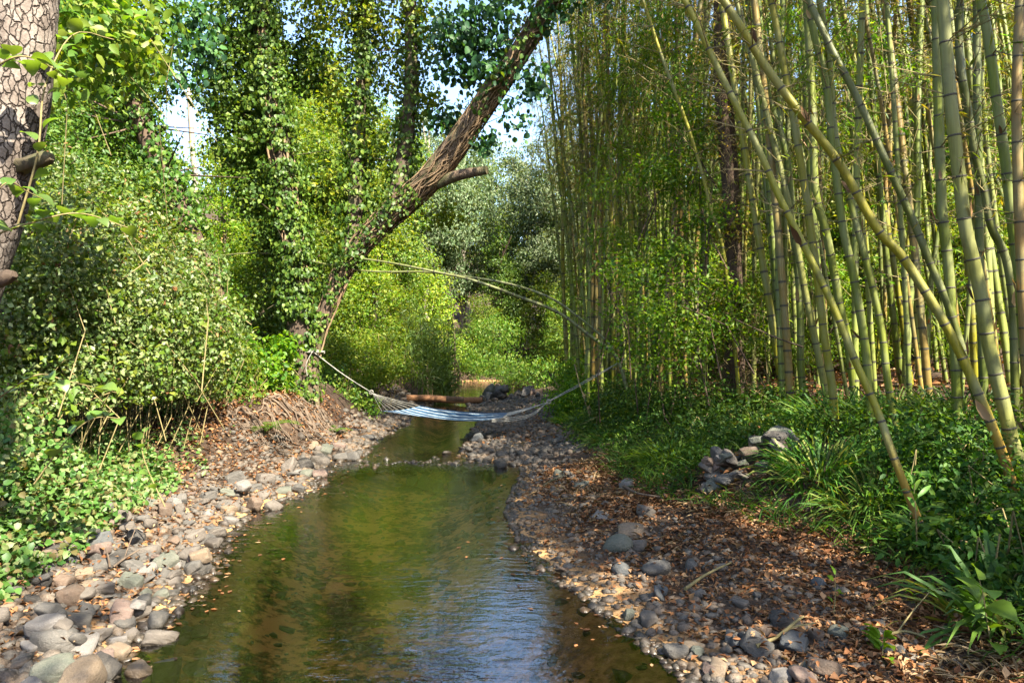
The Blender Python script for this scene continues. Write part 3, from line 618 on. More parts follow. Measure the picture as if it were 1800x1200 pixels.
build('ivy', [ivy_on(rng, stem[12:], sr[12:], 22000, .2, .075), ivy_on(rng, stem[2:25], sr[2:25], 5000, .12, .07),
              ivy_on(rng, lim2, np.linspace(.15, .08, 50), 7000, .28, .08), ivy_on(rng, lim3, np.linspace(.16, .08, 50), 3000, .2, .08),
              ivy_on(rng, lean[:42], lr[:42], 4500, .1, .07, bias=(-.8, -.1, .3)), ivy_on(rng, lean[55:], lr[55:], 1800, .25, .085, bias=(-.5, -.2, .8))], G['ivy'], t2)
build('ivy_curtain', [cloud(rng, blobs_px([(425, 40, YV+.4, .7, 1, 1.1), (415, 150, YV+.4, .75, 1, 1), (430, 250, YV+.4, .6, 1, 1), (455, 340, YV+.4, .5, 1, 1), (480, 420, YV+.3, .4, 1, 1), (495, 510, YV+.3, .35, 1, 1), (545, 120, YV+.8, .5, 1, 1.2), (560, 330, YV+.8, .45, 1, 1.2),]), 17000, .075, .85, .13, up=.3, shape='quad', fill=.45)], G['ivy'], t2)
build('crown', [cloud(rng, blobs_px([(640, 40, YV+.3, .7, 1, 1.2), (610, 160, YV+.4, .6, 1, 1.2), (650, 250, YV+.3, .5, 1, 1), (600, 340, YV+.4, .5, 1, 1.1), (590, 420, YV+.3, .4, 1, 1), (745, 50, YV+.3, .6, 1, 1), (700, 130, YV+.4, .45, 1, 1), (748, 180, YV+.3, .35, 1, 1), (690, 290, YV+.2, .3, 1, 1),
              (780, 380, YV+.5, .3, 1.5, .7), (820, 235, YV-.3, .28, 1.2, .8), (560, 20, YV+.5, .6, 1, 1), (680, -100, YV, 1.2, 1.4, .8), (520, -140, YV, 1.3, 1.4, .8)]), 17000, .078, .8, .14, up=.3, shape='quad', fill=.3)], G['bright'], t2)
build('hanging_leaves', [cloud(rng, blobs_px([(850, 40, YV-1, .55, 1, .9), (872, 105, YV-1, .45, 1, 1), (835, 125, YV-.9, .35, 1, 1), (935, 140, YV-1.2, .3, .8, 1.2), (800, 60, YV-.8, .5, 1, .8), (965, 25, YV-1.3, .3, 1, 1), (925, 165, YV-1.2, .2, .8, 1), (780, 130, YV-.6, .3, 1, .9), (785, 205, YV-.5, .3, 1, 1), (905, 205, YV-1.1, .25, .9, 1.1), (860, 245, YV-.8, .22, 1.2, .8),
              (330, 30, YV-2, .35, 1.2, .7), (350, 90, YV-2, .25, 1, 1), (325, 130, YV-2, .25, 1, 1.2), (340, 60, YV-2, .3, 1, 1), (1000, -60, YV-1.4, .8, 1.3, .6), (860, -80, YV-1, 1., 1.4, .6)]), 6000, .095, .9, .15, up=.15, out=.2, jit=.8, shape='ovate', fill=.2, droop=.7)], G['blue'], t2)
tw0 = np.concatenate([lim2[rng.integers(8, 49, 60)], lim3[rng.integers(8, 49, 60)], lean[rng.integers(50, 89, 60)], stem[rng.integers(15, 69, 60)]]); tw1 = tw0+rand_dir(rng, 240)*rng.uniform(.3, .9, (240, 1))*[1, .8, .7]+[0, 0, .1]
build('twigs', [sticks(tw0, tw1, .012, .004)], M_bark, t2)

# ivy clad trunk deeper on the left
YI = 11.0
ib = P(395, 640, YI); ib[2] = TG(ib)
t3 = empty('ivy_tree', ib, 'dark ivy covered trunk leaning left behind the bramble thicket', 'tree')
ip = spline([ib-[0, 0, .3], P(385, 570, YI), P(360, 480, YI), P(330, 400, YI), P(295, 320, YI), P(255, 230, YI), P(215, 130, YI), P(180, 20, YI), P(140, -150, YI)], 60); ir = np.linspace(.21, .1, 60)
build('trunk', tube(ip, ir, 16, .2, 9), M_barkdark, t3); rng = np.random.default_rng(9)
build('ivy', [ivy_on(rng, ip, ir, 9000, .2, .075)], G['dark'], t3)
build('crown', [cloud(rng, blobs_px([(190, 60, YI, .8, 1.2, .8), (110, 120, YI, .7, 1.2, .7), (250, 130, YI, .6, 1.2, .7), (160, 200, YI+.3, .7, 1.3, .6), (280, 60, YI+.5, .6, 1, .8), (90, 20, YI, .8, 1, .8), (230, -60, YI, 1, 1.3, .8), (120, 260, YI+.5, .6, 1.3, .6), (240, 280, YI+.8, .5, 1.2, .7)]), 15000, .075, .6, .16, fill=.3)], G['mid'], t3)
c_ = np.repeat(ip[[28, 34, 40, 46, 52, 56]], 9, 0); build('branches', [sticks(c_, c_+rand_dir(rng, 54)*[1, .8, .6]*rng.uniform(.5, 1.4, (54, 1))+[0, 0, .2], .02, .006)], M_barkdark, t3)

# pale bare pole of a dead tree
db = P(345, 520, 20); db[2] = TG(db)
t4 = empty('dead_tree', db, 'slim pale bare dead trunk standing in the sky gap', 'tree')
build('trunk', tube(spline([db-[0, 0, .3], P(345, 360, 20), P(338, 260, 20), P(332, 155, 20)], 24), np.linspace(.13, .06, 24), 10, .2, 4), M_barkpale, t4)
build('snag', tube(spline([P(334, 180, 20), P(326, 168, 20), P(322, 150, 20)], 6), np.linspace(.025, .01, 6), 6), M_barkpale, t4)

# background trees: a few kinds, each tree its own object
def proto_tree(name, seed, hgt, rad, n, L, W, mat, barkm, z0=.18, nb=16, shape='quad', droop=.25, spread=.2):
    rng = np.random.default_rng(seed); root = empty(name, (0, 0, 0))
    tp = spline([(0, 0, -.5), (.1, 0, hgt*.3), (rng.normal()*.3, rng.normal()*.3, hgt*.65), (rng.normal()*.4, rng.normal()*.4, hgt*.92)], 20)
    build('trunk', tube(tp, np.linspace(.16, .04, 20), 9, .2, seed), barkm, root)
    bl, l0, l1 = [], [], []
    for k in range(nb):
        z = hgt*(z0+(1-z0)*(k+.5)/nb); t = (z/hgt-z0)/(1-z0); rr = rad*(math.sin(math.pi*min(1, .2+.75*t))**.7)*rng.uniform(.5, .95); a = k*2.4+rng.normal()*.5
        q = rr*rng.uniform(.3, .85); bl.append((q*math.cos(a), q*math.sin(a), z, rr*.62, rr*.62, rr*.5*rng.uniform(.7, 1.2)))
        c0 = tp[min(19, int(19*max(0, z-1)/hgt))]; l0.append(c0); l1.append(np.array(bl[-1][:3]))
    build('limbs', [sticks(np.array(l0), np.array(l1), .05, .015)], barkm, root)
    build('crown', [cloud(rng, bl, n, L, W, spread, fill=.25, droop=droop, shape=shape)], mat, root)
    return root
def place(proto, used, name, p, s, rz, label, cat, group=None):
    o = copy_tree(proto) if used[0] else proto; used[0] = True
    o.location = (p[0], p[1], float(T(p[0], p[1]))); o.scale = (s, s, s*random.Random(int(rz*100)).uniform(.9, 1.15)); o.rotation_euler = (0, 0, rz); o.name = name
    return tag(o, label, cat, group)
KT = {'bright': (proto_tree('broadleaf_tree', 31, 10, 2.6, 15000, .12, .7, G['bright'], M_bark), [False]),
      'mid': (proto_tree('broadleaf_tree', 32, 11, 2.7, 15000, .12, .7, G['mid'], M_bark), [False]),
      'willow': (proto_tree('willow_tree', 33, 9, 2.6, 30000, .13, .4, G['willow'], M_barkpale, droop=.6), [False]),
      'dark': (proto_tree('broadleaf_tree', 34, 8, 2.3, 12000, .11, .7, G['dark'], M_barkdark), [False]),
      'low': (proto_tree('understorey_tree', 35, 4.5, 2.0, 9000, .1, .65, G['bright'], M_bark, z0=.08, nb=12), [False]),
      'lowdark': (proto_tree('understorey_tree', 36, 4.5, 2.0, 9000, .1, .65, G['mid'], M_bark, z0=.08, nb=12), [False])}
rr_ = random.Random(4); LATER = []; KW = {'bright': 'bright green', 'mid': 'mid green', 'low': 'low bright green', 'lowdark': 'low mid green', 'dark': 'dark green'}
def bgtree(kind, px, Y, s, label, group=None, name=None):
    p, u = KT[kind]; x = (px-900)/F*Y
    return place(p, u, name or p.name.split('.')[0], (x, Y), s, rr_.uniform(0, 6.28), label, 'tree', group)
bgtree('willow', 925, 36, 1.1, 'tall grey green willow at the head of the stream')
bgtree('willow', 1000, 34, 1.12, 'grey green willow half hidden behind the bamboo stand')
bgtree('mid', 700, 28, .8, 'mid green tree right of the forked leaning trunk')
bgtree('mid', 865, 43, 1.12, 'thin tree reaching into the central sky gap')
bgtree('willow', 745, 35, 1.15, 'tall feathery tree under the broken branch')
bgtree('willow', 815, 38, 1.2, 'feathery grey green tree below the central sky gap')
bgtree('low', 745, 31, .95, 'low bright tree behind the reeds')
bgtree('bright', 610, 23, .85, 'bright sunlit tree seen between the forked trunks')
bgtree('bright', 560, 30, 1.1, 'tall bright tree rising behind the upright ivy trunk')
bgtree('mid', 495, 20, .8, 'mid green tree behind the upright ivy trunk')
bgtree('bright', 392, 19, .5, 'bright small tree right of the pale dead trunk')
bgtree('mid', 150, 17, .85, 'mid green tree left of the pale dead trunk')
bgtree('dark', 120, 14, .95, 'dark tree behind the bramble thicket near left edge')
bgtree('mid', 30, 16, 1.0, 'mid green tree behind the plated trunk')
bgtree('lowdark', 470, 16.5, .62, 'low leafy tree just left of the forked tree')
bgtree('lowdark', 845, 33.5, .75, 'low dark tree overhanging the far pool')
bgtree('lowdark', 985, 27, .62, 'low dark tree on right shore of the far pool')
bgtree('dark', 885, 34.5, .7, 'shadowy tree standing behind the far pool')
bgtree('low', 655, 21.5, .8, 'bushy bright tree just right of the leaning trunk')
bgtree('lowdark', 560, 19.5, .8, 'bushy tree seen through the fork of the trunks')
bgtree('low', 690, 24.5, .55, 'small bright tree above the light green mound bush')
bgtree('lowdark', 960, 33, .9, 'dense low tree between far pool and bamboo stand')
bgtree('low', 1030, 30, .9, 'sunlit low tree just left of the bamboo stand foot')
bgtree('lowdark', 905, 37, .9, 'dense low tree closing the view behind the far pool')
bgtree('dark', 985, 38, .95, 'dark tree behind the bamboo stand edge')
bgtree('low', 1090, 27, .8, 'bright low tree glimpsed through the bamboo stand')
for k, (px, Y, s, kd) in enumerate([(1180, 26, .9, 'bright'), (1290, 24, .75, 'mid'), (1390, 26, .9, 'bright'), (1480, 22, .7, 'bright'), (1570, 26, .62, 'mid'), (1690, 23, .6, 'bright'), (1790, 22, .75, 'mid'), (1860, 18, .8, 'bright'), (1430, 17, .6, 'low'), (1640, 16, .6, 'low'), (1530, 18, .7, 'lowdark'), (1750, 15, .65, 'low'), (1340, 17, .7, 'low'), (1250, 19, .7, 'low'), (1850, 14, .7, 'lowdark'), (1590, 20, .8, 'low'), (1700, 19, .8, 'lowdark'), (1460, 13.5, .4, 'low'), (1550, 14, .45, 'low'), (1680, 13.5, .42, 'low'), (1780, 12.5, .45, 'low'), (1380, 14.5, .5, 'low'), (1620, 22, 1.2, 'low'), (1500, 24, 1.3, 'low'), (1300, 15.5, .6, 'low'), (1800, 20, 1.3, 'low')]):
    LATER.append([bgtree(kd, px, Y, s*1.15, '', 'trees glimpsed behind the bamboo grove'), KW[kd]+' tree glimpsed between culms behind the bamboo grove', px])
for k, (px, Y, s, kd) in enumerate([(640, 42, 1.1, 'mid'), (740, 48, .8, 'bright'), (500, 40, 1.3, 'bright'), (470, 34, 1.2, 'mid'), (215, 30, .9, 'bright'), (110, 24, 1.2, 'mid'), (60, 26, 1.2, 'bright'), (-60, 18, 1.1, 'mid'), (870, 52, .9, 'mid'), (970, 46, .95, 'bright'), (1060, 44, 1.0, 'mid'), (1150, 40, 1., 'bright'), (1260, 38, 1., 'mid'), (1380, 40, .95, 'bright'), (1500, 38, .9, 'mid'), (1650, 36, .8, 'mid'), (560, 34, 1.2, 'mid'), (690, 36, .95, 'bright'), (760, 40, .85, 'mid'), (465, 28, 1.1, 'bright'), (180, 36, 1.2, 'bright'), (60, 34, 1.2, 'mid')]):
    LATER.append([bgtree(kd, px, Y, s, '', 'trees in the far wall of foliage'), 'distant '+KW[kd]+' tree in the far wall of foliage', px])

# a few bare trunks that show through at the far end
for (px, py0, py1, Y, r0, mt, lab) in [(800, 640, 470, 31, .05, M_bark, 'reddish thin trunk behind the arching bamboo poles'), (808, 690, 620, 31, .12, M_barkdark, 'shadowed trunk left of the far pool')]:
    b_ = P(px, py0, Y); b_[2] = TG(b_); o = empty('bare_trunk', b_, lab, 'trunk')
    e_ = P(px-14+10*(px > 900), py1, Y); build('trunk', tube(spline([b_-[0, 0, .3], (b_+e_)/2+[.12, 0, 0], e_], 20), np.linspace(r0, r0*.25, 20), 9, .25, int(px)), mt, o)
    q_ = np.linspace(.4, 1, 6)[:, None]; c_ = b_+(e_-b_)*q_; build('branches', [sticks(c_, c_+norm(R.normal(size=(6, 3)))*[1, .6, .5]*.9+[0, 0, .3], .025, .008)], mt, o)

# ------------------------------------------------------------------ bamboo
def ring_mesh(mat, h=.012, b=1.07):
    a = np.linspace(0, 2*np.pi, 14, endpoint=False); V = np.concatenate([np.stack([np.cos(a)*q, np.sin(a)*q, np.full(14, z)], -1) for z, q in ((-1, 1.0), (-.4, b), (.4, b), (1, 1.0))])
    i = np.arange(3)[:, None]*14; j = np.arange(14)[None]; j2 = (j+1) % 14
    return mesh_of('node_ring', [(V, np.stack([i+j, i+j2, i+14+j2, i+14+j], -1).reshape(-1, 4))], mat)
RING = ring_mesh(M_node)
def sprays(rng, nodes, tang, lens, upw, nl, L, wid, dens=1.0):
    """twigs and leaves at bamboo nodes"""
    n = len(nodes); a = rng.uniform(0, 2*np.pi, n); o = np.stack([np.cos(a), np.sin(a), np.full(n, upw)], -1); o = norm(o+rng.normal(size=o.shape)*.15)
    e = nodes+o*lens[:, None]+np.array([0, 0, -.06])
    st = [sticks(nodes, e, .006, .003)]
    m = 4; t = np.tile(np.linspace(.35, 1, m), n)[:, None]; s0 = np.repeat(nodes, m, 0)*(1-t)+np.repeat(e, m, 0)*t
    sd = norm(np.repeat(o, m, 0)*.6+rand_dir(rng, n*m)*.8); s1 = s0+sd*np.repeat(lens, m)[:, None]*rng.uniform(.2, .45, (n*m, 1)); st.append(sticks(s0, s1, .003, .0015))
    q = np.repeat(s1, nl, 0)-np.repeat(s1-s0, nl, 0)*rng.random((n*m*nl, 1))*.7
    D = norm(np.repeat(sd, nl, 0)*.5+rand_dir(rng, len(q))*.6+[0, 0, -.55]); N = norm(rand_dir(rng, len(q))*.7+[0, 0, .7])
    l = L*rng.uniform(.6, 1.3, len(q)); keep = rng.random(len(q)) < dens
    return st, leafset(q[keep], D[keep], N[keep], l[keep], l[keep]*wid, fold=.1, bend=.15)
GREEN, YEL, GREY, TANC, DKG = (.1, .132, .012), (.17, .16, .01), (.145, .172, .036), (.18, .125, .03), (.06, .082, .009)
CUL = [  # base..top pixels, depth at base and top, width in px, colour, old base, label
 ([(1792, 890), (1763, 800), (1733, 723), (1700, 647), (1667, 580), (1627, 513), (1583, 447), (1540, 400), (1477, 290), (1407, 200), (1343, 113), (1273, 3)], 5.2, 5.6, 17, YEL, 1, 'long yellow bamboo culm leaning far left across the other culms'),
 ([(1622, 935), (1570, 800), (1553, 750), (1533, 700), (1507, 643), (1477, 567), (1453, 513), (1427, 460), (1397, 400), (1367, 340), (1337, 270), (1300, 197), (1263, 123), (1203, 0)], 5.0, 5.6, 14, YEL, 1, 'leaning bamboo culm with orange foot nearest the leaf litter'),
 ([(1803, 850), (1780, 777), (1763, 707), (1750, 657), (1737, 600), (1727, 533), (1713, 467), (1697, 400), (1687, 317), (1677, 233), (1667, 133), (1657, 0)], 5.3, 5.3, 23, GREY, 0, 'thickest pale grey green bamboo culm, rooted at right photo edge'),
 ([(1684, 740), (1680, 633), (1673, 567), (1667, 467), (1657, 380), (1653, 300), (1650, 200), (1645, 0)], 6.4, 6.4, 18, GREEN, 0, 'thick upright green culm behind the long leaning yellow one'),
 ([(1722, 720), (1693, 620), (1663, 527), (1637, 467), (1610, 400), (1577, 327), (1550, 267), (1520, 200), (1490, 140), (1460, 83), (1420, 0)], 6.3, 6.8, 14, DKG, 0, 'dark green culm leaning left, parallel behind the long yellow one'),
 ([(1418, 745), (1408, 650), (1407, 567), (1403, 483), (1393, 400), (1390, 333), (1377, 250), (1350, 167), (1340, 100), (1333, 0)], 9, 9, 13, GREEN, 0, 'straight green culm rising left of the crossing culms'),
 ([(1460, 730), (1447, 667), (1430, 583), (1413, 500), (1395, 400), (1370, 290), (1340, 170), (1300, 20)], 8.8, 8.8, 12, GREY, 0, 'curved grey green culm just left of the bright yellow green one'),
 ([(1473, 845), (1470, 783), (1463, 683), (1450, 600), (1440, 517), (1425, 400), (1402, 250), (1375, 100), (1355, 0)], 7.4, 7.4, 14, YEL, 0, 'bright yellow green culm rising from the grass tussock'),
 ([(1541, 845), (1535, 800), (1527, 667), (1517, 583), (1500, 483), (1482, 400), (1463, 250), (1453, 150), (1433, 67), (1417, 0)], 7, 7.2, 15, GREEN, 0, 'green culm with pale foot between two yellow leaning culms'),
 ([(1592, 840), (1577, 767), (1560, 667), (1550, 583), (1533, 500), (1507, 400), (1490, 333), (1467, 233), (1457, 100), (1440, 0)], 6.9, 7.2, 13, GREEN, 0, 'green culm running close right behind the orange footed culm'),
 ([(1508, 740), (1493, 617), (1477, 540), (1467, 483), (1450, 400), (1433, 333), (1427, 167), (1417, 0)], 8.2, 8.2, 15, GREEN, 0, 'green culm passing behind the orange footed culm at mid height'),
 ([(1592, 690), (1593, 633), (1600, 517), (1607, 417), (1613, 333), (1613, 200), (1617, 67), (1620, 0)], 10, 10, 13, GREY, 0, 'pale straight culm standing alone in front of the leafy slope'),
 ([(1630, 690), (1633, 533), (1647, 417), (1650, 300), (1655, 150), (1655, 0)], 10.5, 10.5, 9, DKG, 0, 'slim dark culm just right of the pale straight one'),
 ([(1582, 680), (1570, 567), (1567, 467), (1557, 330), (1562, 200), (1576, 0)], 11, 11, 8, TANC, 0, 'slim brown culm just left of the pale straight one'),
 ([(1786, 740), (1783, 633), (1780, 533), (1767, 450), (1743, 400), (1730, 333), (1713, 267), (1700, 183), (1686, 100), (1688, 0)], 6.6, 6.6, 14, DKG, 0, 'bent dark culm crossing behind the thickest pale culm'),
 ([(1815, 760), (1800, 600), (1793, 500), (1780, 400), (1767, 283), (1750, 167), (1737, 67), (1723, 0)], 5.8, 5.8, 18, GREEN, 0, 'green culm second from the right edge near the top'),
 ([(1812, 760), (1800, 560), (1795, 450), (1790, 333), (1787, 167), (1793, 0)], 5.6, 5.6, 18, TANC, 0, 'tan bamboo culm closest to the right photo edge'),
 ([(1730, 720), (1725, 560), (1722, 450), (1720, 300), (1717, 133), (1717, 0)], 7.5, 7.5, 15, DKG, 0, 'upright dark culm behind the thickest pale culm'),
 ([(1556, 690), (1556, 500), (1563, 330), (1567, 200), (1577, 0)], 11.5, 11.5, 7, TANC, 0, 'thin brown culm left of the slim brown one'),
 ([(1562, 680), (1550, 500), (1543, 333), (1533, 200), (1527, 67), (1520, 0)], 12, 12, 7, DKG, 0, 'thin dark culm crossing the sky patch behind'),
 ([(1389, 700), (1387, 633), (1382, 533), (1380, 400), (1370, 200), (1345, 0)], 10, 10, 9, GREEN, 0, 'slim green culm tucked left of the straight green one'),
 ([(1298, 690), (1297, 667), (1283, 533), (1270, 433), (1250, 367), (1233, 300), (1207, 217), (1160, 90), (1130, 0)], 9.6, 9.8, 7, YEL, 0, 'thin yellow culm leaning left in front of the dead conifer'),
 ([(1307, 680), (1308, 567), (1310, 433), (1318, 250), (1320, 0)], 10.2, 10.2, 7, YEL, 0, 'thin yellow culm just right of the dead conifer'),
 ([(1325, 680), (1325, 530), (1327, 400), (1335, 200), (1330, 0)], 10.6, 10.6, 9, GREY, 0, 'grey green culm second right of the dead conifer'),
 ([(1370, 680), (1370, 567), (1372, 417), (1365, 200), (1368, 0)], 11, 11, 7, GREY, 0, 'slim pale culm third right of the dead conifer'),
]
rng = np.random.default_rng(77)
for ci, (pp, Y0, Y1, wpx, colr, old, lab) in enumerate(CUL):
    k = len(pp); Ys = np.linspace(Y0, Y1, k); pts = [P(a, b, Y) for (a, b), Y in zip(pp, Ys)]
    base = pts[0].copy(); d0 = norm(pts[0]-pts[1]); g_ = TG(base)
    while base[2] > float(T(base[0], base[1]))-.15 and len(pts) < 40: base = base+d0*.1
    pts[0] = base
    dt = norm(pts[-1]-pts[-2]); ex = [pts[-1]+dt*s_+np.array([dt[0]*.06*s_*s_, 0, -.01*s_*s_]) for s_ in (1.2, 2.6, 4.2)]
    path = spline(pts+ex, 130); L = np.concatenate([[0], np.cumsum(np.linalg.norm(np.diff(path, axis=0), axis=1))])
    r0 = wpx*Y0/F/2; rad = np.interp(L/L[-1], [0, .5, 1], [r0, r0*.86, r0*.4])
    root = empty('bamboo_culm', base, lab, 'bamboo', 'leaning front culms of the bamboo grove')
    st = build('stem', tube(path, rad, 14), M_culmo if old else M_culm, root); st.color = (*[c*rng.uniform(.9, 1.1) for c in colr], 1)
    t_, u_, v_ = frames(path); s = .15; nodes = []
    while s < L[-1]-.2:
        i_ = np.searchsorted(L, s); nodes.append(i_); s += np.interp(s, [0, 1.5, 4], [.2, .27, .37])*rng.uniform(.93, 1.07)
    for i_ in nodes:
        if path[i_][2] > 7.0: continue
        o = link('node_ring', RING, root); o.location = Vector((path[i_]-base).tolist()); o.rotation_mode = 'QUATERNION'; o.rotation_quaternion = Vector(t_[i_].tolist()).to_track_quat('Z', 'Y')
        o.scale = (rad[i_]*1.01, rad[i_]*1.01, .008)
    sh = [i_ for i_ in nodes if rng.random() < .3 and path[i_][2] < 6]
    if sh:
        a_ = rng.uniform(0, 6.28, len(sh)); dn_ = np.cos(a_)[:, None]*u_[sh]+np.sin(a_)[:, None]*v_[sh]; l_ = rng.uniform(.06, .2, len(sh))
        build('sheath_scraps', [leafset(path[sh]+dn_*(rad[sh]*1.08)[:, None], t_[sh]+dn_*.25+rng.normal(size=(len(sh), 3))*.15, dn_, l_, l_*.35, shape='ovate', bend=-.1)], G['litter'], root)['kind'] = 'stuff'
    hi = [i_ for i_ in nodes if path[i_][2] > 2.6]
    if hi:
        nd = np.repeat(path[hi], 2, 0); zz = nd[:, 2]; stx, lf = sprays(rng, nd, None, rng.uniform(.25, .8, len(nd))*np.clip((zz-1.5)/3, .35, 1.2), .55, 3, .1, .15, 1.0)
        keepz = np.clip((zz-2.5)/3.5, .08, 1)
        build('twigs', stx, M_twig, root)
        kk = rng.random(len(lf[1])//2) < .0+np.repeat(keepz, 12)[:len(lf[1])//2]; f2 = lf[1].reshape(-1, 2, 3)[kk].reshape(-1, 3)
        if len(f2): build('foliage', [(lf[0], f2)], G['bamboo'], root)

def culm_proto(seed, hgt, r, bend, h0, mat, nbr=2, dens=1.0):
    rng = np.random.default_rng(seed); root = empty('bamboo_culm', (0, 0, 0))
    z = np.linspace(-.4, hgt, 44); path = np.stack([bend*(np.maximum(z, 0)/hgt)**2*hgt, .1*np.sin(z*.5+seed), z], -1)
    rad = np.interp(z, [-.4, hgt*.5, hgt], [r, r*.85, r*.2])
    parts = tube(path, rad, 8); s = .2
    while s < hgt*.8:
        zz = np.array([s-.012, s+.012]); pp = np.stack([bend*(zz/hgt)**2*hgt, .1*np.sin(zz*.5+seed), zz], -1); parts += tube(pp, np.interp(zz, z, rad)*1.08, 8, mi=1, cap=False); s += np.interp(s, [0, 2, 4], [.22, .3, .36])
    build('stem', parts, [M_culm, M_node], root)
    ns = np.arange(h0, hgt-.1, .3); ns = np.repeat(ns, nbr)+rng.normal(size=len(ns)*nbr)*.03
    nd = np.stack([np.interp(ns, z, path[:, 0]), np.interp(ns, z, path[:, 1]), ns], -1)
    ln = rng.uniform(.4, 1.1, len(ns))*np.interp(ns/hgt, [0, .4, .7, 1], [.5, .9, 1, .5])
    stx, lf = sprays(rng, nd, None, ln, .5, 6, .12, .14, dens)
    build('twigs', stx, M_twig, root); build('foliage', [lf], mat, root)
    return root
BP = [culm_proto(1, 11, .038, .05, 4.2, G['bamboo'], 2, .75), culm_proto(2, 12, .044, .1, 5.2, G['bamboodry'], 2, .7), culm_proto(3, 10, .032, -.06, 2.2, G['bamboo'], 1, 1.), culm_proto(4, 12.5, .046, .03, 5.6, G['bamboodry'], 2, .7), culm_proto(5, 9.5, .028, .12, 1.4, G['maple'], 1, 1.)]
used = [False]*5
CN = ['green', 'grey green', 'grey green', 'yellowish', 'tan', 'dark green', 'grey green']; KN = ['medium', 'stout', 'slim', 'thick', 'thin']
def culm_at(x, y, k, s, rz, lean, col, label, group):
    o = copy_tree(BP[k]) if used[k] else BP[k]; used[k] = True
    o.location = (x, y, float(T(x, y))); o.scale = (s, s, s); o.rotation_mode = 'ZYX'; o.rotation_euler = (lean[0], lean[1], rz); tag(o, label, 'bamboo', group)
    for c in o.children:
        if c.name.startswith('stem'): c.color = (*col, 1)
    return o
rng = np.random.default_rng(99)
pal = [GREEN, GREY, GREY, YEL, TANC, DKG, GREY]
def clear_sight(x, y): return True
cnt = 0
for k in range(125):      # dense stand beside the stream
    y = rng.uniform(11.5, 22); x = XF(y)+.35+abs(rng.normal())*1.6
    if x > 5.5 or (y < 13 and x/y < .15): continue
    kk, cc = int(rng.integers(5)), int(rng.integers(7)); LATER.append([culm_at(x, y, kk, rng.uniform(.8, 1.1), rng.uniform(0, 6.28), (rng.normal()*.03, rng.normal()*.035-.01), np.array(pal[cc])*rng.uniform(.8, 1.2), '', 'culms of the dense bamboo stand'), f'{KN[kk]} {CN[cc]} culm in the dense stand beside the stream', x/y])
for k in range(84):      # grove behind the front culms
    y = rng.uniform(7.8, 16); x = rng.uniform(.33, .72)*y+.3
    if x < XF(y)+1.8: continue
    kk, cc = int(rng.integers(5)), int(rng.integers(7)); LATER.append([culm_at(x, y, kk, rng.uniform(.8, 1.1), rng.uniform(0, 6.28), (rng.normal()*.06, rng.normal()*.08-.1), np.array(pal[cc])*rng.uniform(.8, 1.2), '', 'culms behind the front row'), f'{KN[kk]} {CN[cc]} culm behind the leaning front culms', x/y])
for k, (x, y) in enumerate([(4.2, 3.4), (4.6, 1.8), (5.2, .4), (3.9, 2.4), (5.8, 3.8), (6.2, 2.2), (4.4, -.6), (5.4, -1.6), (6.6, .4), (6.9, 4.4), (7.6, 2.8), (7.4, -.8), (5.2, 5.4), (5.9, 6.4), (6.6, 5.6), (5.0, 4.4), (7.4, 6.8), (6.2, 4.9), (7.9, 5.4), (5.5, 6.9), (6.9, 7.6)]):  # out-of-frame culms, added so their canopy shades the right bank
    culm_at(x, y, [0, 2, 4, 0, 2][k % 5], 1.0, rng.uniform(0, 6.28), (rng.normal()*.06, rng.normal()*.05-.08), np.array(pal[k % 7]), 'unseen bamboo culm of the same grove, added for shade beside the photographer', 'unseen culms added beside the photographer')

settle_labels(LATER)
shade_tree = proto_tree('broadleaf_tree', 39, 11, 2.9, 4600, .15, .75, G['mid'], M_bark, z0=.4); shade_tree.location = (6.0, .2, float(T(6.0, .2))); shade_tree.scale = (1.1, 1.1, 1.1); tag(shade_tree, 'unseen broadleaf tree added behind the photographer to shade the right bank', 'tree', 'unseen trees added behind the photographer')  # added out of view; its crown casts dappled shade on the right bank
dapple_tree = proto_tree('broadleaf_tree', 41, 11, 2.6, 1100, .14, .75, G['mid'], M_bark, z0=.45); dapple_tree.location = (2.6, -3.0, float(T(2.6, -3.0))); tag(dapple_tree, 'unseen thin crowned tree added behind the photographer to dapple the left bank', 'tree', 'unseen trees added behind the photographer')  # second unseen tree, added with sparse leaves to break up the sun
# two fallen poles arching over the stream
for pts_, lab in (([(1104, 690), (1083, 627), (1033, 587), (983, 550), (917, 523), (833, 493), (767, 478), (693, 463), (640, 455)], 'thick fallen bamboo pole arching low across the stream'),
                  ([(1106, 690), (1080, 620), (1060, 593), (1017, 557), (967, 523), (900, 500), (833, 488), (750, 478), (633, 475), (475, 446), (372, 450)], 'thin fallen bamboo pole arching just above the thick one')):
    Yp = np.linspace(11.6, 12.6, len(pts_)) if 'thick fallen' in lab else np.linspace(11.8, 13.2, len(pts_))
    q_ = np.array([P(a, b, Y) for (a, b), Y in zip(pts_, Yp)]); path = spline(q_, 80); g0 = empty('fallen_bamboo', q_[0], lab, 'bamboo')
    r_ = .034 if 'thick' in lab[:6] else .024; st = build('stem', tube(path, np.linspace(r_, r_*.5, 80), 9), M_culm, g0); st.color = (.09, .1, .03, 1)
    t_, u_, v_ = frames(path)
    for i_ in range(3, 78, 3):
        o = link('node_ring', RING, g0); o.location = Vector((path[i_]-q_[0]).tolist()); o.rotation_mode = 'QUATERNION'; o.rotation_quaternion = Vector(t_[i_].tolist()).to_track_quat('Z', 'Y'); rr = np.linspace(r_, r_*.5, 80)[i_]*1.02; o.scale = (rr, rr, .012)

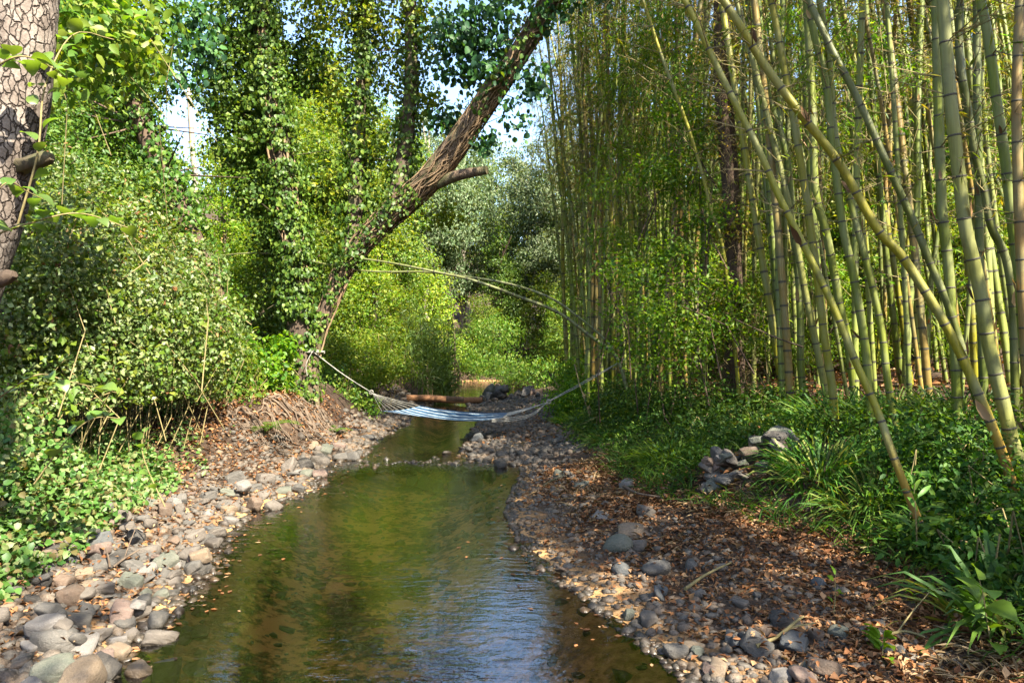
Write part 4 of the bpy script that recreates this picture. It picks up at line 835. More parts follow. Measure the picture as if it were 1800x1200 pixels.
# dead conifer with a mess of dry twigs inside the grove
dc = P(1292, 690, 10.2); dc[2] = TG(dc)
t5 = empty('dead_conifer', dc, 'dark trunk wrapped in dry brown twigs beside the bamboo', 'tree')
dp = spline([dc-[0, 0, .3], P(1290, 550, 10.2), P(1285, 350, 10.2), P(1272, 180, 10.2), P(1268, 0, 10.2), P(1262, -250, 10.2)], 40); build('trunk', tube(dp, np.linspace(.15, .09, 40), 14, .3, 3), M_barkdark, t5)
rng = np.random.default_rng(51); n = 900; c0 = dp[rng.integers(1, 39, n)]; e1 = c0+rand_dir(rng, n)*[1, 1, .7]*rng.uniform(.15, .6, (n, 1)); m = 3; q = np.repeat(e1, m, 0)-np.repeat(e1-c0, m, 0)*rng.random((n*m, 1))*.8
build('dead_twigs', [sticks(c0, e1, .006, .002), sticks(q, q+rand_dir(rng, n*m)*rng.uniform(.08, .25, (n*m, 1)), .0025, .0012)], M_twig, t5)
build('dry_leaves', [cloud(rng, [(*dp[i_], .35, .35, .4) for i_ in (8, 14, 20, 26, 32)], 2200, .06, .4, .1, up=.1)], G['bamboodry'], t5)

# ------------------------------------------------------------------ shrubs and ground plants
def bush(name, label, cat, base, blobs, n, L, mat, W=.65, shape='quad', nst=14, spread=.14, stemm=None, group=None, fill=.45, sr_=.008, seed=0, up=.45, part='foliage', droop=.25):
    rng = np.random.default_rng(seed+1000); b = np.array([base[0], base[1], float(T(base[0], base[1]))]); o = empty(name, b, label, cat, group)
    B = np.asarray(blobs, float); k = rng.integers(0, len(B), nst)
    tgt = B[k, :3]+rand_dir(rng, nst)*B[k, 3:6]*.8; src = np.stack([b[0]+(tgt[:, 0]-b[0])*.8+rng.normal(size=nst)*.15, b[1]+(tgt[:, 1]-b[1])*.8+rng.normal(size=nst)*.15, np.zeros(nst)], -1); src[:, 2] = T(src[:, 0], src[:, 1])-.05
    src = np.where((tgt-src)[:, 2:3] > 1.3, tgt-[0, 0, .9]+rng.normal(size=src.shape)*.4, src)
    mid = (src+tgt)/2+[0, 0, .15]+rng.normal(size=(nst, 3))*.15
    build('stems', [sticks(src, mid, sr_, sr_*.8), sticks(mid, tgt, sr_*.8, sr_*.4)], stemm or M_twig, o)
    build(part, [cloud(rng, blobs, n, L, W, spread, shape=shape, fill=fill, up=up, droop=droop)], mat, o)
    return o
def on_ground(px, Y): x = (px-900)/F*Y; return (x, Y, float(T(x, Y)))
# the bramble thicket: a wall of pale leaves on the left
bl = blobs_px([(60, 420, 7.0, .7, 1, .8), (20, 540, 7.0, .75, 1, .9), (140, 520, 7.6, .8, 1, .8), (170, 590, 7.8, .7, 1.1, .7), (240, 500, 8.6, .8, 1, .8), (290, 560, 8.6, .75, 1, .7), (330, 620, 9.0, .6, 1.1, .6), (230, 640, 8.2, .6, 1.2, .5), (120, 400, 8.8, .8, 1.1, .8), (30, 620, 7.2, .55, 1, .6), (100, 650, 7.6, .5, 1.2, .5), (210, 420, 9.6, .8, 1, .8), (40, 330, 8.5, .8, 1, .7), (330, 470, 10, .5, 1, 1), (370, 560, 10, .45, 1, .9), (150, 640, 7.4, .5, 1.4, .5), (260, 670, 8.4, .4, 1.5, .5), (60, 700, 6.8, .35, 1.4, .5), (180, 690, 7.4, .3, 1.5, .5), (350, 680, 9.4, .3, 1.4, .5), (20, 440, 7.6, .6, 1, .9), (180, 350, 10.4, .7, 1.1, .8)])
bush('bramble_thicket', 'big pale leaved bramble thicket filling the left bank', 'bramble', (-5.2, 7.8), bl, 44000, .048, G['bramble'], .7, 'quad', 260, .11, seed=1, fill=.5)
bt = bpy.data.objects[[o.name for o in bpy.data.objects if o.name.startswith('bramble_thicket')][0]]; rb = np.random.default_rng(404)
build('dark_leaves', [cloud(rb, bl, 10000, .068, .65, .16, fill=.4)], G['mid'], bt)['kind'] = 'stuff'
build('withered_leaves', [cloud(rb, bl, 2200, .045, .5, .1, fill=.6)], G['litter'], bt)['kind'] = 'stuff'
bush('elder_bush', 'dark feathery leaved bush above the bramble thicket', 'bush', (-6.5, 10.5), blobs_px([(150, 320, 10.2, .8, 1.3, .7), (70, 280, 9.8, .7, 1.2, .7), (230, 350, 10.6, .6, 1.3, .6), (300, 330, 12, .6, 1.2, .7), (40, 200, 9.8, .7, 1.2, .7)]), 12000, .065, G['dark'], .45, seed=2, spread=.13, sr_=.004, stemm=M_barkdark)
bush('leafy_shrub', 'broad leaved shrub hanging round the plated trunk top', 'shrub', (-4.4, 5.2), blobs_px([(150, 30, 5.6, .35, 1.4, .7), (170, 90, 5.8, .35, 1.4, .6), (120, 130, 5.4, .25, 1.3, .6), (230, 40, 6.2, .35, 1.4, .6), (210, 110, 6.2, .25, 1.4, .6)]), 1700, .08, G['mid'], .6, 'ovate', 10, .14, seed=3, sr_=.004, fill=.2, droop=.4)
# ivy carpet on the near left bank (nobody could count it)
rng = np.random.default_rng(61)
def carpet(rng, n, xs, ys, L, W, shape='ovate', h=.12, jit=.45, up=1.0):
    N = norm(np.array([0, 0, up])+rng.normal(size=(n, 3))*jit+[.15, -.2, 0]); D = norm(np.cross(N, rand_dir(rng, n)))
    l = L*rng.uniform(.55, 1.3, n); z = T(xs, ys)+h*rng.random(n)
    return leafset(np.stack([xs, ys, z], -1), D, N, l, l*W, shape=shape, bend=.12)
n = 26000; y = rng.uniform(4.0, 8.8, n); d = .78+rng.gamma(2., .42, n); x = XL(y)-d; m = (.6*vnoise(x*1.6+3, y*1.6)+.6*vnoise(x*6+3, y*6)+.25*rng.random(n) > .58) & (y-.35*d < 7.5)
x, y = x[m], y[m]; hh = .08+.42*sstep(.0, .8, XL(y)-x-.8)*vnoise(x*1.4+50, y*1.4)
parts = [carpet(rng, len(x), x, y, .056, .85, h=hh*(.4+1.6*vnoise(x*5, y*5+9)), jit=1.0)]
n = 20000; y = rng.uniform(5.5, 12.8, n); d = .95+rng.gamma(2.6, .7, n); x = XL(y)-d; m = vnoise(x*1.8+13, y*1.8+4)+.25*rng.random(n)+.1*(d-1.5) > .62
parts.append(carpet(rng, int(m.sum()), x[m], y[m], .06, .7, h=.12+.4*sstep(1.2, 2.6, d[m])*vnoise(x[m]*1.5, y[m]*1.5+30), jit=.6, shape='quad'))
tag(build('ivy_ground_cover', parts, G['ground']), 'sunlit light green ivy carpet over the left bank', 'ivy', kind='stuff')
bush('leafy_bush', 'yellow green leafy bush at foot of the forked tree', 'bush', (-3.95, 12.0), blobs_px([(470, 660, 12, .35, 1, 1), (440, 620, 12.2, .3, 1, 1), (490, 620, 12.4, .28, 1, 1.1)]), 1500, .09, G['maple'], .6, 'ovate', 26, .1, seed=5)
bush('leafy_bush', 'mixed green bush between bramble and forked tree', 'bush', (-4.6, 11), blobs_px([(400, 640, 11, .4, 1.2, .7), (370, 600, 10.6, .4, 1, .8), (330, 670, 10, .35, 1.3, .6), (430, 690, 11, .25, 1.3, .6)]), 4200, .062, G['mid'], .7, 'ovate', 40, .1, seed=6)
bush('mound_bush', 'rounded pale green mound bush behind the hammock', 'bush', (-3.6, 18), blobs_px([(640, 640, 17.5, .85, 1.1, .7), (590, 630, 17, .7, 1, .8), (690, 650, 18, .65, 1, .6), (610, 680, 16.5, .5, 1.2, .6), (660, 600, 18.5, .6, 1, .5)]), 14000, .065, G['bright'], .55, 'quad', 40, .1, seed=7, fill=.6)
bush('leafy_bush', 'dark green bush under the left hammock rope', 'bush', (-3.3, 15.2), blobs_px([(605, 700, 15, .35, 1.2, .8), (640, 715, 15.2, .3, 1.1, .8), (580, 670, 15, .4, 1, .9)]), 3600, .065, G['mid'], .55, seed=8)
bush('overhanging_bush', 'blue grey bush drooping over the far pool', 'bush', (-.3, 29), blobs_px([(850, 640, 29, .8, 1.3, .8), (900, 650, 27.5, .8, 1.2, .8), (945, 655, 26, .7, 1.2, .8), (870, 585, 30, 1., 1.3, .8)]), 9000, .1, G['mid'], .4, seed=9, spread=.18, droop=.6)
bush('overhanging_bush', 'olive bush above the brown shore of the far pool', 'bush', (-2.4, 34), blobs_px([(800, 620, 33, 1., 1.2, .8), (830, 640, 33, .6, 1.2, .8), (770, 640, 32, .8, 1, .9)]), 7000, .1, G['bright'], .5, seed=10, spread=.18)
# reeds at the left shore of the far pool
rng = np.random.default_rng(62)
def reeds(label, px0, px1, Y, hgt, n, seed):
    rng = np.random.default_rng(seed); b = on_ground((px0+px1)/2, Y); o = empty('reed_clump', b, label, 'reeds', 'reed clumps beside the far pool')
    x = (rng.uniform(px0, px1, n)-900)/F*Y; y = Y+rng.normal(size=n)*.35; z = np.maximum(T(x, y), -.05); p0 = np.stack([x, y, z], -1); p1 = p0+np.stack([rng.normal(size=n)*.2, rng.normal(size=n)*.2, hgt*rng.uniform(.6, 1.1, n)], -1)
    build('stems', [sticks(p0, p1, .012, .006)], G['reed'], o)
    q = np.repeat(p0, 12, 0); t = rng.uniform(.2, 1, n*12)[:, None]; q = q*(1-t)+np.repeat(p1, 12, 0)*t; D = norm(rand_dir(rng, n*12)*[1, 1, .2]+[0, 0, .75]); N = norm(rand_dir(rng, n*12)+[0, 0, .4])
    l = rng.uniform(.3, .6, n*12); build('blades', [leafset(q, D, N, l, .03, shape='blade', bend=.35)], G['reed'], o)
reeds('tall grey green reed clump left of the far pool', 735, 795, 22.5, 2.4, 70, 1); reeds('shorter reed clump right behind the mound bush', 700, 745, 24.5, 2.6, 40, 2); reeds('low reed tuft at water edge left of the log', 760, 800, 21.8, 1.0, 30, 3)

# right bank: dark undergrowth, tussocks and single plants
rng = np.random.default_rng(63)
n = 34000; y = rng.uniform(3.2, 19, n); e = rng.gamma(2.2, .55, n)+.0; x = XF(y)+e; m = (np.hypot((x-hc[0])/1.2, y-hc[1]) > .42) & (vnoise(x*1.5+31, y*1.5+2)+.3*rng.random(n) > .4) & (x < .75*y+.6); x, y, e = x[m], y[m], e[m]
hh = (.1+.62*sstep(.1, 1.0, e)*vnoise(x*1.2+5, y*1.2+70))*np.where(e > 3, .5, 1)
pr = [carpet(rng, len(x), x, y, .048, .55, h=hh, jit=.8, shape='quad')]
n = 14000; y = rng.uniform(3.2, 16, n); e = rng.gamma(2., .5, n); x = XF(y)+e-.1; m = (np.hypot((x-hc[0])/1.2, y-hc[1]) > .42) & (x < .75*y+.6) & (vnoise(x*1.1+3, y*1.1+9) > .35); x, y = x[m], y[m]; n = len(x)
a = rng.uniform(0, 6.28, n); D = norm(np.stack([np.cos(a)*.7-.25, np.sin(a)*.7-.25, rng.uniform(.5, 1.4, n)], -1)); l = rng.uniform(.15, .42, n)
pr.append(leafset(np.stack([x, y, T(x, y)], -1), D, norm(rand_dir(rng, n)+[0, 0, .6]), l, rng.uniform(.006, .013, n), shape='blade', bend=.45))
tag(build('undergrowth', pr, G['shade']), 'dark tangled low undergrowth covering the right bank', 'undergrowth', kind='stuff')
def tussock(label, px, Y, n, l0, l1, wd, rad, mat, seed, bend=.5, up=.9):
    rng = np.random.default_rng(seed); b = np.array(on_ground(px, Y)); o = empty('grass_tussock', b, label, 'grass', 'grass tussocks on the right bank')
    r_ = rad*np.sqrt(rng.random(n)); a = rng.uniform(0, 6.28, n); x = b[0]+r_*np.cos(a); y = b[1]+r_*np.sin(a); D = norm(np.stack([np.cos(a)*.55-.15, np.sin(a)*.55-.2, rng.uniform(.4, 1.4, n)*up], -1)+rng.normal(size=(n, 3))*.15)
    l = rng.uniform(l0, l1, n); build('blades', [leafset(np.stack([x, y, T(x, y)-.01], -1), D, norm(rand_dir(rng, n)*.6+[0, 0, 1]), l, wd*rng.uniform(.6, 1.2, n), shape='blade', bend=bend)], mat, o)
for a in [('big drooping grass tussock at foot of the yellow green culm', 1440, 6.5, 420, .35, .75, .018, .32, G['grass'], 1), ('grass tussock left of the orange footed culm', 1530, 5.9, 300, .3, .65, .016, .28, G['grass'], 2), ('grass tussock right of the orange footed culm', 1660, 5.1, 240, .3, .6, .018, .26, G['shade'], 3),
          ('grass tussock above the stone heap', 1330, 8.6, 260, .25, .6, .016, .3, G['grass'], 4), ('bright grassy tuft left of the stone heap', 1180, 8.3, 320, .25, .55, .014, .32, G['maple'], 5), ('fine grass tuft on bank below the hammock rope', 1080, 10.5, 320, .25, .55, .014, .35, G['grass'], 6),
          ('broad bladed tussock at lower right edge', 1770, 4.0, 130, .35, .8, .03, .25, G['grass'], 7), ('grass tuft by the wooden stake', 1010, 13.5, 260, .25, .5, .016, .3, G['maple'], 8), ('tall dark grass clump before the curved grey culm', 1470, 7.8, 320, .5, .95, .018, .35, G['shade'], 11), ('tall grass clump at foot of the long yellow culm', 1740, 5.9, 300, .45, .9, .018, .35, G['shade'], 12), ('tall grass clump beside the upright dark culm', 1690, 7.2, 320, .5, .95, .018, .4, G['shade'], 13), ('tall grass clump behind the stone heap', 1300, 9.6, 320, .5, .9, .018, .4, G['shade'], 14), ('tall grass clump in the middle of the culm feet', 1570, 7.6, 320, .5, .95, .018, .38, G['shade'], 15), ('dense grass tuft between heap and yellow green culm', 1415, 7.6, 280, .25, .6, .016, .3, G['grass'], 9)]: tussock(*a)
bush('bank_shrub', 'bright green bush where hammock rope meets the right bank', 'shrub', (1.35, 15.5), blobs_px([(1000, 680, 15.5, .4, 1, 1), (985, 710, 14.5, .3, 1.1, .8), (1030, 690, 14, .45, 1.1, .8), (1010, 650, 16, .35, 1, 1)]), 5200, .07, G['maple'], .45, seed=20, nst=24)
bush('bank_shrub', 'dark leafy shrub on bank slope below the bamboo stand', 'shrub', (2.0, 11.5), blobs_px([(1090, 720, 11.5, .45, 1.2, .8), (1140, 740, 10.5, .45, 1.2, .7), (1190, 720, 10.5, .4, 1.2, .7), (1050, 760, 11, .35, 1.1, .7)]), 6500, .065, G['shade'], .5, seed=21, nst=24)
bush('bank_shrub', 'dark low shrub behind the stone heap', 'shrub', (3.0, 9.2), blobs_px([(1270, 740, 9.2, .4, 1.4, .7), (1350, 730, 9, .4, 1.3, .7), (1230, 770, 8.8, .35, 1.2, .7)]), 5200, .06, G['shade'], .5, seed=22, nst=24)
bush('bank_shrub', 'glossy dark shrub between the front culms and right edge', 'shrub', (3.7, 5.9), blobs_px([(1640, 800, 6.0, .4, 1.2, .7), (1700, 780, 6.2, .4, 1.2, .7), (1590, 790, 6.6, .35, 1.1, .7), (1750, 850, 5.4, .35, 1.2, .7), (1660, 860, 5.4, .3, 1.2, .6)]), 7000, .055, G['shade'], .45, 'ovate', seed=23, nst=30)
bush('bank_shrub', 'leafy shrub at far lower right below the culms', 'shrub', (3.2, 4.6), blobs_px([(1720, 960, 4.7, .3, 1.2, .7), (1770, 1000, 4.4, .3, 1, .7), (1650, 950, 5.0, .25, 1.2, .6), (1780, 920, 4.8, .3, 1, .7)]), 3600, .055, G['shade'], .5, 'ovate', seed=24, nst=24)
mp = blobs_px([(1120, 480, 9.8, .45, 1.3, .45), (1180, 440, 9.8, .45, 1.3, .4), (1230, 500, 9.4, .45, 1.3, .4), (1150, 550, 9.6, .5, 1.3, .4), (1210, 590, 9.4, .45, 1.3, .4), (1250, 560, 9.4, .4, 1.3, .4), (1110, 610, 10, .35, 1.3, .4), (1170, 300, 10.5, .5, 1.2, .5), (1220, 200, 10.5, .5, 1.2, .5), (1240, 380, 10, .4, 1.2, .5), (1180, 640, 9.5, .4, 1.3, .4)])
bush('maple_sapling', 'bright green layered sapling in front of the bamboo stand', 'sapling', (2.35, 9.8), mp, 9000, .055, G['maple'], .6, 'quad', 34, .2, seed=25, fill=.2, up=1.0, stemm=M_barkdark, sr_=.012)
def spray(label, rows, n, seed, mat='maple'): bush('bamboo_spray', label, 'bamboo', rows[0][:2] and (P(*rows[0][:3])[0], rows[0][2]), blobs_px(rows), n, .1, G[mat], .17, 'quad', 26, .2, seed=seed, fill=.15, up=.8, sr_=.005, droop=.5, group='leafy sprays among the bamboo')
spray('sunlit leaf spray hanging left of the bright sapling', [(1085, 420, 11.4, .5, 1.1, .6), (1060, 330, 11.6, .5, 1, .7), (1110, 250, 11.6, .55, 1, .7), (1080, 150, 11.8, .6, 1, .7), (1130, 90, 11.6, .5, 1, .7), (1040, 60, 11.8, .5, 1, .6)], 4200, 71)
spray('sunlit leaf spray above the bright sapling', [(1190, 330, 10.8, .5, 1.2, .6), (1230, 250, 10.8, .5, 1.2, .6), (1180, 160, 11, .6, 1, .7), (1240, 90, 11, .55, 1, .7), (1160, 30, 11.2, .6, 1, .6)], 4000, 72)
spray('leaf spray among culms at upper right', [(1500, 60, 8.6, .35, 1.2, .6), (1440, 120, 8.8, .35, 1.2, .6), (1560, 130, 9.6, .4, 1.2, .6), (1480, 220, 9.4, .3, 1.2, .5), (1400, 40, 9, .4, 1.2, .6)], 1900, 73)
spray('low leaf spray at foot of the culms right of the conifer', [(1340, 590, 9.8, .35, 1.2, .7), (1300, 520, 9.9, .35, 1.2, .7), (1360, 480, 10.2, .3, 1.2, .7), (1400, 620, 10, .3, 1.2, .6)], 1800, 74)
spray('leaf spray behind the culms at far right', [(1600, 560, 11, .4, 1.3, .6), (1680, 600, 11, .4, 1.3, .6), (1540, 620, 11.4, .4, 1.3, .6), (1640, 480, 11.4, .4, 1.2, .6), (1750, 520, 11, .4, 1.3, .6)], 2400, 75)
# single leafy seedlings and the nettle whose big leaves can be picked out
LEAFM = {}
def leaf_mesh(key, mat, W=.75, teeth=0):
    t = np.linspace(0, 1, 9); wv = W*.5*np.sin(np.pi*t**.75)**.8*(1+(.06*np.cos(np.arange(9)*np.pi) if teeth else 0)); wv[0] = .02; wv[-1] = 0
    z = .1*np.sin(np.pi*t)-.12*t*t; m_ = np.stack([t, 0*t, z], -1); l_ = np.stack([t, wv, z+.25*wv], -1); r_ = np.stack([t, -wv, z+.25*wv], -1)
    V = np.concatenate([m_, l_, r_]); i = np.arange(8); Fq = np.concatenate([np.stack([i, i+1, i+10, i+9], -1), np.stack([i+18, i+19, i+1, i], -1)])
    return mesh_of('leaf', [(V, Fq)], mat)
LM_h, LM_n, LM_s = leaf_mesh('h', G['hazel'], .8), leaf_mesh('n', G['fern'], .7, 1), leaf_mesh('s', G['maple'], .32)
def put_leaf(root, me, p, d, nrm, s):
    o = link('leaf', me, root); d = Vector(d).normalized(); n_ = Vector(nrm); n_ = (n_-d*n_.dot(d)).normalized(); y_ = n_.cross(d)
    M_ = Matrix((d, y_, n_)).transposed().to_4x4(); M_.translation = Vector(p)-root.location; o.matrix_local = M_ @ Matrix.Scale(s, 4)
def shoot(name, label, cat, pts, lr_, me, nl, size, seed, spread=.9):
    rng = np.random.default_rng(seed); path = spline(pts, 24); o = empty(name, path[0], label, cat); build('stem', tube(path, np.linspace(lr_, lr_*.4, 24), 6), M_twig, o)
    for k in range(nl):
        i_ = int(4+19*(k+.5)/nl); t = path[min(i_+1, 23)]-path[i_-1]; t = t/np.linalg.norm(t); s_ = np.cross(t, [0, 0, 1.]); s_ = s_/np.linalg.norm(s_)*(1 if k % 2 else -1)
        d = t*.5+s_*spread+rng.normal(size=3)*.25; put_leaf(o, me, path[i_]+d*.02, d, (rng.normal()*.35, -.35+rng.normal()*.3, 1.), size*rng.uniform(.75, 1.2))
S = 'hazel_shoot'
shoot(S, 'leafy shoot crossing the plated trunk near the top', 'shoot', [P(-30, 130, 3.9), P(30, 100, 3.9), P(75, 110, 4.0), P(120, 140, 4.1)], .006, LM_h, 13, .1, 1)
shoot(S, 'arching leafy shoot beside the broken branch stub', 'shoot', [P(30, 400, 4.0), P(66, 270, 4.0), P(80, 150, 4.1), P(130, 60, 4.4), P(200, 70, 4.6)], .007, LM_h, 14, .1, 2)
shoot(S, 'leafy shoot reaching right below the broken stub', 'shoot', [P(-30, 420, 3.9), P(60, 390, 3.9), P(140, 375, 4.0), P(225, 400, 4.1)], .006, LM_h, 15, .105, 3)
shoot(S, 'round leaved shoot at left edge beside the trunk foot', 'shoot', [P(-20, 350, 3.7), P(15, 320, 3.7), P(45, 335, 3.8), P(75, 350, 3.9)], .005, LM_h, 7, .09, 4)
shoot(S, 'large leaved shoot in front of the bramble thicket', 'shoot', [P(-30, 720, 4.6), P(60, 660, 4.6), P(120, 670, 4.7), P(205, 690, 4.9)], .006, LM_h, 13, .12, 5)
shoot(S, 'low shoot with big pale leaves over the leaf litter', 'shoot', [P(60, 850, 5.0), P(120, 770, 5.0), P(165, 735, 5.0), P(215, 735, 5.1)], .006, LM_h, 10, .12, 6)
shoot(S, 'small shoot with yellowish leaves over the brown litter', 'shoot', [P(290, 890, 5.6), P(262, 830, 5.6), P(250, 790, 5.6), P(255, 750, 5.6)], .006, LM_h, 9, .1, 7)
shoot('nettle', 'broad toothed nettle plant at lower right edge', 'plant', [P(1745, 1150, 3.7), P(1735, 1090, 3.7), P(1728, 1045, 3.7), P(1722, 1020, 3.7)], .006, LM_n, 10, .15, 8, 1.2)
shoot('seedling', 'green seedling on the leaf litter at bottom right', 'plant', [P(1548, 1185, 3.75), P(1550, 1160, 3.75), P(1552, 1135, 3.75), P(1553, 1115, 3.75)], .005, LM_s, 18, .13, 9, 1.2)
shoot('seedling', 'tiny thin seedling alone on the leaf litter', 'plant', [P(1466, 1075, 4.3), P(1468, 1050, 4.3), P(1468, 1020, 4.3), P(1469, 1008, 4.3)], .004, LM_s, 5, .07, 10, 1.)
shoot('bamboo_shoot', 'young leafy bamboo shoot against the orange footed culm', 'plant', [P(1612, 960, 4.8), P(1610, 910, 4.75), P(1607, 865, 4.75), P(1608, 850, 4.75)], .006, leaf_mesh('b', G['grass'], .17), 13, .2, 11, 1.2)
def fern(label, px, Y, n, L, seed):
    rng = np.random.default_rng(seed); b = np.array(on_ground(px, Y)); o = empty('fern', b, label, 'fern', 'ferns')
    for k in range(n):
        a = k*2*math.pi/n+rng.normal()*.2; l = L*rng.uniform(.7, 1.1); h = np.array([math.cos(a), math.sin(a), 0]); t = np.linspace(0, 1, 16)[:, None]
        pth = b+h*l*t*.85+np.array([0, 0, 1.])*l*(.75*t-.6*t*t); tg = norm(np.gradient(pth, axis=0)); sd = norm(np.cross(tg, [0, 0, 1.])); pn = .2*l*np.sin(np.pi*np.clip(t[:, 0]*.9+.1, 0, 1))**.7
        C = np.concatenate([pth, pth]); D = np.concatenate([sd+.3*tg, -sd+.3*tg]); N = np.tile([0, 0, 1.], (32, 1))
        build('frond', [leafset(C, D, N, np.concatenate([pn, pn])+.01, .03, fold=.05), sticks(pth[:-1], pth[1:], .003, .003)], G['fern'], o)
fern('green fern on the left bank edge above the roots', 462, 10.2, 9, .6, 1); fern('smaller fern under the left hammock rope', 585, 12.6, 8, .5, 2); fern('fern at foot of the bright bank grass', 1235, 7.9, 8, .45, 3)

# dead leaves
rng = np.random.default_rng(64); LP = []
def litter(x, y, L, jit=.45, lift=.02):
    n = len(x); z = np.where(rng.random(n) < .5, T(x, y), np.minimum(Hat(x, y), T(x, y)+.08))+lift*rng.random(n); m = z > .015; x, y, z = x[m], y[m], z[m]; n = len(x)
    N = norm(np.array([0, 0, 1.])+rng.normal(size=(n, 3))*jit); D = norm(np.cross(N, rand_dir(rng, n))); l = L*rng.uniform(.5, 1.3, n)
    LP.append(leafset(np.stack([x, y, z], -1), D, N, l, l*rng.uniform(.18, .75, n), fold=.25, shape='quad', bend=.2))
n = 20000; y = 3.4+6*rng.random(n)**1.2; t = rng.beta(2.0, 1.3, n)*1.15; x = XR(y)+t*(XF(y)-XR(y)); k = vnoise(x*2.2+4, y*2.2+8)+.3*rng.random(n) > .33; litter(x[k], y[k], .048)
n = 4500; y = rng.uniform(3.2, 9, n); x = XF(y)+rng.uniform(-.2, .9, n); litter(x, y, .055)
n = 3000; y = 9+7*rng.random(n); t = rng.random(n)**.7*1.2; x = XR(y)+t*(XF(y)-XR(y)); k = vnoise(x*1.5+4, y*1.5+8) > .45; litter(x[k], y[k], .07)
n = 9000; y = rng.uniform(4, 13, n); x = XL(y)-.95-rng.gamma(2.2, .6, n); litter(x, y, .065, lift=.05)
n = 5000; y = rng.uniform(9, 14, n); x = XL(y)-.3-rng.random(n)*1.2; litter(x, y, .06, lift=.03)
n = 9000; y = rng.uniform(6, 18, n); x = XF(y)+1.5+rng.random(n)*7; litter(x, y, .1, lift=.05)
n = 3800; y = rng.uniform(3.8, 9, n); x = XL(y)-rng.uniform(.1, 1.3, n); litter(x, y, .05)
n = 420; y = rng.uniform(3.9, 12, n); w_ = np.abs(rng.normal(size=n))*.22; sd_ = rng.random(n) < .55; x = np.where(sd_, XL(y)+w_, XR(y)-w_)       # leaves afloat along the margins
N = norm(np.array([0, 0, 1.])+rng.normal(size=(n, 3))*.06); l = .05*rng.uniform(.5, 1.2, n); LP.append(leafset(np.stack([x, y, np.full(n, .004)], -1), norm(np.cross(N, rand_dir(rng, n))), N, l, l*.6, fold=.06))
n = 6000; y = 3.4+9*rng.random(n)**1.3; x = XR(y)+rng.beta(2.4, 1.2, n)*1.3*(XF(y)-XR(y)); k = vnoise(x*1.7+40, y*1.7+3) > .5; x, y = x[k], y[k]; n = len(x)       # long straw-coloured bamboo leaves in drifts
N = norm(np.array([0, 0, 1.])+rng.normal(size=(n, 3))*.3); l = .12*rng.uniform(.5, 1.2, n); SL = leafset(np.stack([x, y, T(x, y)+.025*rng.random(n)+.01], -1), norm(np.cross(N, rand_dir(rng, n))), N, l, l*.12, fold=.3, bend=.1); LP.append((SL[0], SL[1], 1))
tag(build('leaf_litter', LP, [G['litter'], G['straw']]), 'dry brown fallen leaves strewn over both banks', 'leaves', kind='stuff')
# sticks lying about
rng = np.random.default_rng(65)
def stick(label, pts, r, mat=M_twig, lift=.03, forks=1):
    q = np.array(pts, float); path = spline(q, 16); b = path[0]; o = empty('stick', b, label, 'stick'); build('stem', tube(path, np.linspace(r, r*.5, 16), 6, .25, int(b[1]*10)), mat, o)
    for k in range(forks):
        i_ = 5+4*k; d = norm(path[i_+1]-path[i_])+rng.normal(size=3)*.4; build('fork', tube(spline([path[i_], path[i_]+d*.08+[0, 0, .01], path[i_]+d*.22], 6), np.linspace(r*.6, r*.3, 6), 5), mat, o)
def gp(px, py, lift=.04):                       # the ground point seen at a pixel
    y = 3.0
    for _ in range(4000):
        p_ = P(px, py, y)
        if p_[2] <= float(Hat(np.array([p_[0]]), np.array([p_[1]]))[0]): break
        y += .02
    return p_+[0, 0, lift]
stick('pale driftwood stick lying on the left bank stones', [gp(200, 1005), gp(220, 990), gp(245, 975)], .009, M_root)
stick('short pale stick standing among the left bank stones', [gp(193, 1005), gp(190, 992, .06), gp(186, 982, .08)], .009, M_root, forks=0)
stick('long forked stick on the right leaf litter', [gp(1205, 1045), gp(1240, 1020), gp(1285, 998)], .012)
stick('curved mossy stick among the near right stones', [gp(1330, 1148), gp(1368, 1130), gp(1395, 1108), gp(1412, 1095)], .012)
stick('curved pale stick at bottom right on leaf litter', [gp(1555, 1130), gp(1590, 1122), gp(1625, 1132)], .009)
stick('thin dark stick on the right gravel bar', [gp(940, 870), gp(970, 850), gp(995, 842)], .014, M_bark)
stick('bent root-like stick crossing the leaf litter', [gp(1095, 860), gp(1120, 873), gp(1160, 880)], .018, M_root)
stick('thin dead cane fallen over the right bank grass', [P(1010, 640, 12.5), P(1028, 700, 12), P(1090, 800, 11.2)], .012)
sk = empty('wooden_stake', P(1041, 752, 12.2), 'leaning cut wooden stake on the right bank', 'stake'); build('post', tube(spline([P(1043, 765, 12.2), P(1036, 725, 12.2), P(1026, 695, 12.2)], 8), [.03, .03, .03, .028, .028, .028, .027, .026], 8, .15, 2), M_twig, sk); build('cut_tip', tube(spline([P(1026, 696, 12.2), P(1027, 692, 12.18)], 3), [.026, .02, .012], 8), M_cutwood, sk)
pz = P(1262, 800, 7.9); pz[2] = float(Hat(np.array([pz[0]]), np.array([pz[1]]))[0])

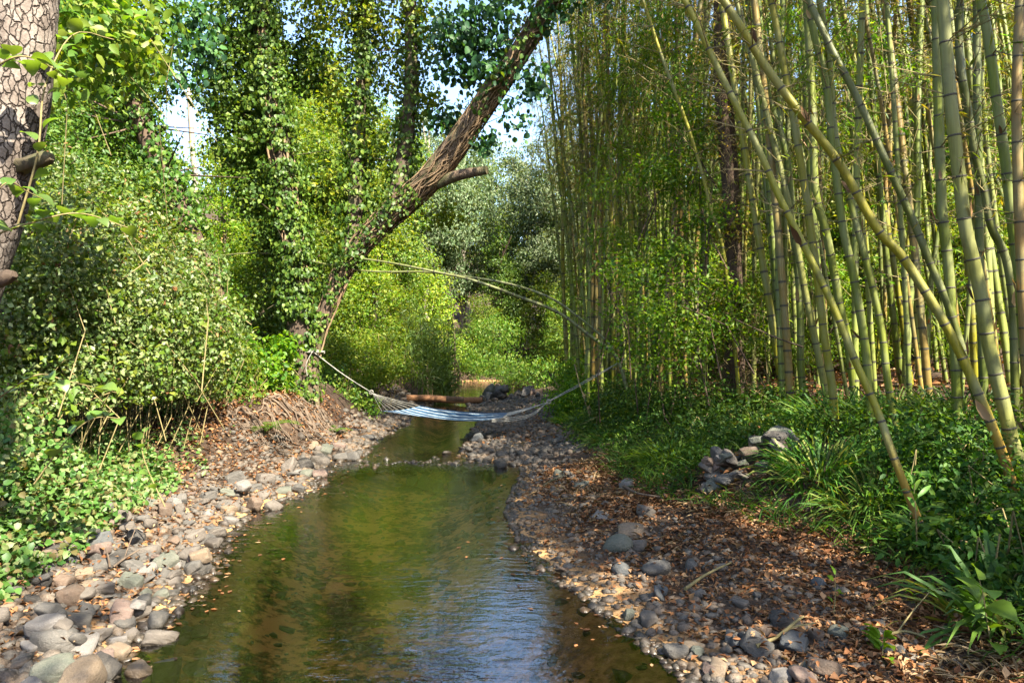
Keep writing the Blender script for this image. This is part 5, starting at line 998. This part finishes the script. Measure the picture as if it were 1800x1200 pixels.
# ------------------------------------------------------------------ hammock
ha = empty('hammock', P(770, 735, 13), 'blue and white striped rope hammock slung across the stream', 'hammock')
ringL, ringR = P(655, 691, 13.0), P(962, 707, 12.75)
NS, NT_ = 30, 22
sg, tg = np.linspace(0, 1, NS), np.linspace(0, 1, NT_)               # s along, t from near edge to far edge
nearE = spline([P(671, 722, 12.45), P(735, 731, 12.4), P(800, 738, 12.4), P(848, 739, 12.45), P(885, 733, 12.55)], NS)
farE = spline([P(738, 713, 13.5), P(775, 719, 13.5), P(815, 723, 13.5), P(850, 725, 13.4), P(893, 725, 12.95)], NS)
Vb = nearE[:, None]*(1-tg)[None, :, None]+farE[:, None]*tg[None, :, None]; Vb[..., 2] -= .09*np.sin(np.pi*tg)[None]*np.sin(np.pi*np.clip(sg*.9+.1, 0, 1))[:, None]
bed = empty('bed', (0, 0, 0)); bed.parent = ha; bed.location = (0, 0, 0)
hl = np.array(ha.location)
for k in range(NT_-1):
    V2 = np.concatenate([Vb[:, k], Vb[:, k+1]])-hl; i = np.arange(NS-1); me = mesh_of('stripe', [(V2, np.stack([i, i+1, i+NS+1, i+NS], -1))], M_white if k % 3 == 1 else M_blue); link('stripe', me, bed)
for k in range(0, NT_, 1):
    if k % 3 == 0: build('end_string', tube(spline([ringL, (ringL*.5+Vb[0, k]*.5)+[0, 0, -.01], Vb[0, k]], 6), .0035, 4), M_rope, ha)
    if k % 3 == 0: build('end_string', tube(spline([Vb[-1, k], (ringR*.5+Vb[-1, k]*.5)+[0, 0, -.012], ringR], 6), .006, 4), M_rope, ha)
build('braided_edge', sum([tube(spline([Vb[-4, 0]+[0, 0, -.02*q], Vb[-1, 0]+[.15, 0, .0-.03*q], (Vb[-1, 0]+ringR)/2+[.1, 0, -.07*(1+.3*q)], ringR], 16), .008, 5) for q in (0, 1, 2)], []), M_rope, ha)
for k_, (a_, b_) in enumerate(((ringL, P(549, 617, 12.8)), (ringR, P(1104, 627, 12.4)))):
    build('rope', tube(spline([a_, (a_+b_)/2+[0, 0, -.03], b_], 14), .009, 6), M_rope, ha)
    rp = a_+norm(b_-a_)*.03; th = np.linspace(0, 2*np.pi, 17); build('ring', tube(np.stack([rp[0]+.035*np.cos(th), rp[1]+0*th, rp[2]+.035*np.sin(th)], -1), .01, 6, cap=False), M_rope, ha)
build('rope', tube(spline([ringR+[0, .03, .01], P(1100, 630, 12.45)], 6), .007, 6), M_rope, ha)
th = np.linspace(0, 2*np.pi*1.9, 40); kc = lean[np.argmin(np.abs(lean[:, 2]-P(549, 617, 13)[2]))]
build('tree_wrap', tube(np.stack([kc[0]-.01+.205*np.cos(th), kc[1]+.205*np.sin(th), P(0, 620, 13)[2]+.02*th/6], -1), .014, 6), M_rope, ha)
build('loose_end', tube(spline([P(549, 618, 12.68), P(538, 640, 12.66), P(540, 660, 12.66)], 8), .008, 5), M_rope, ha)
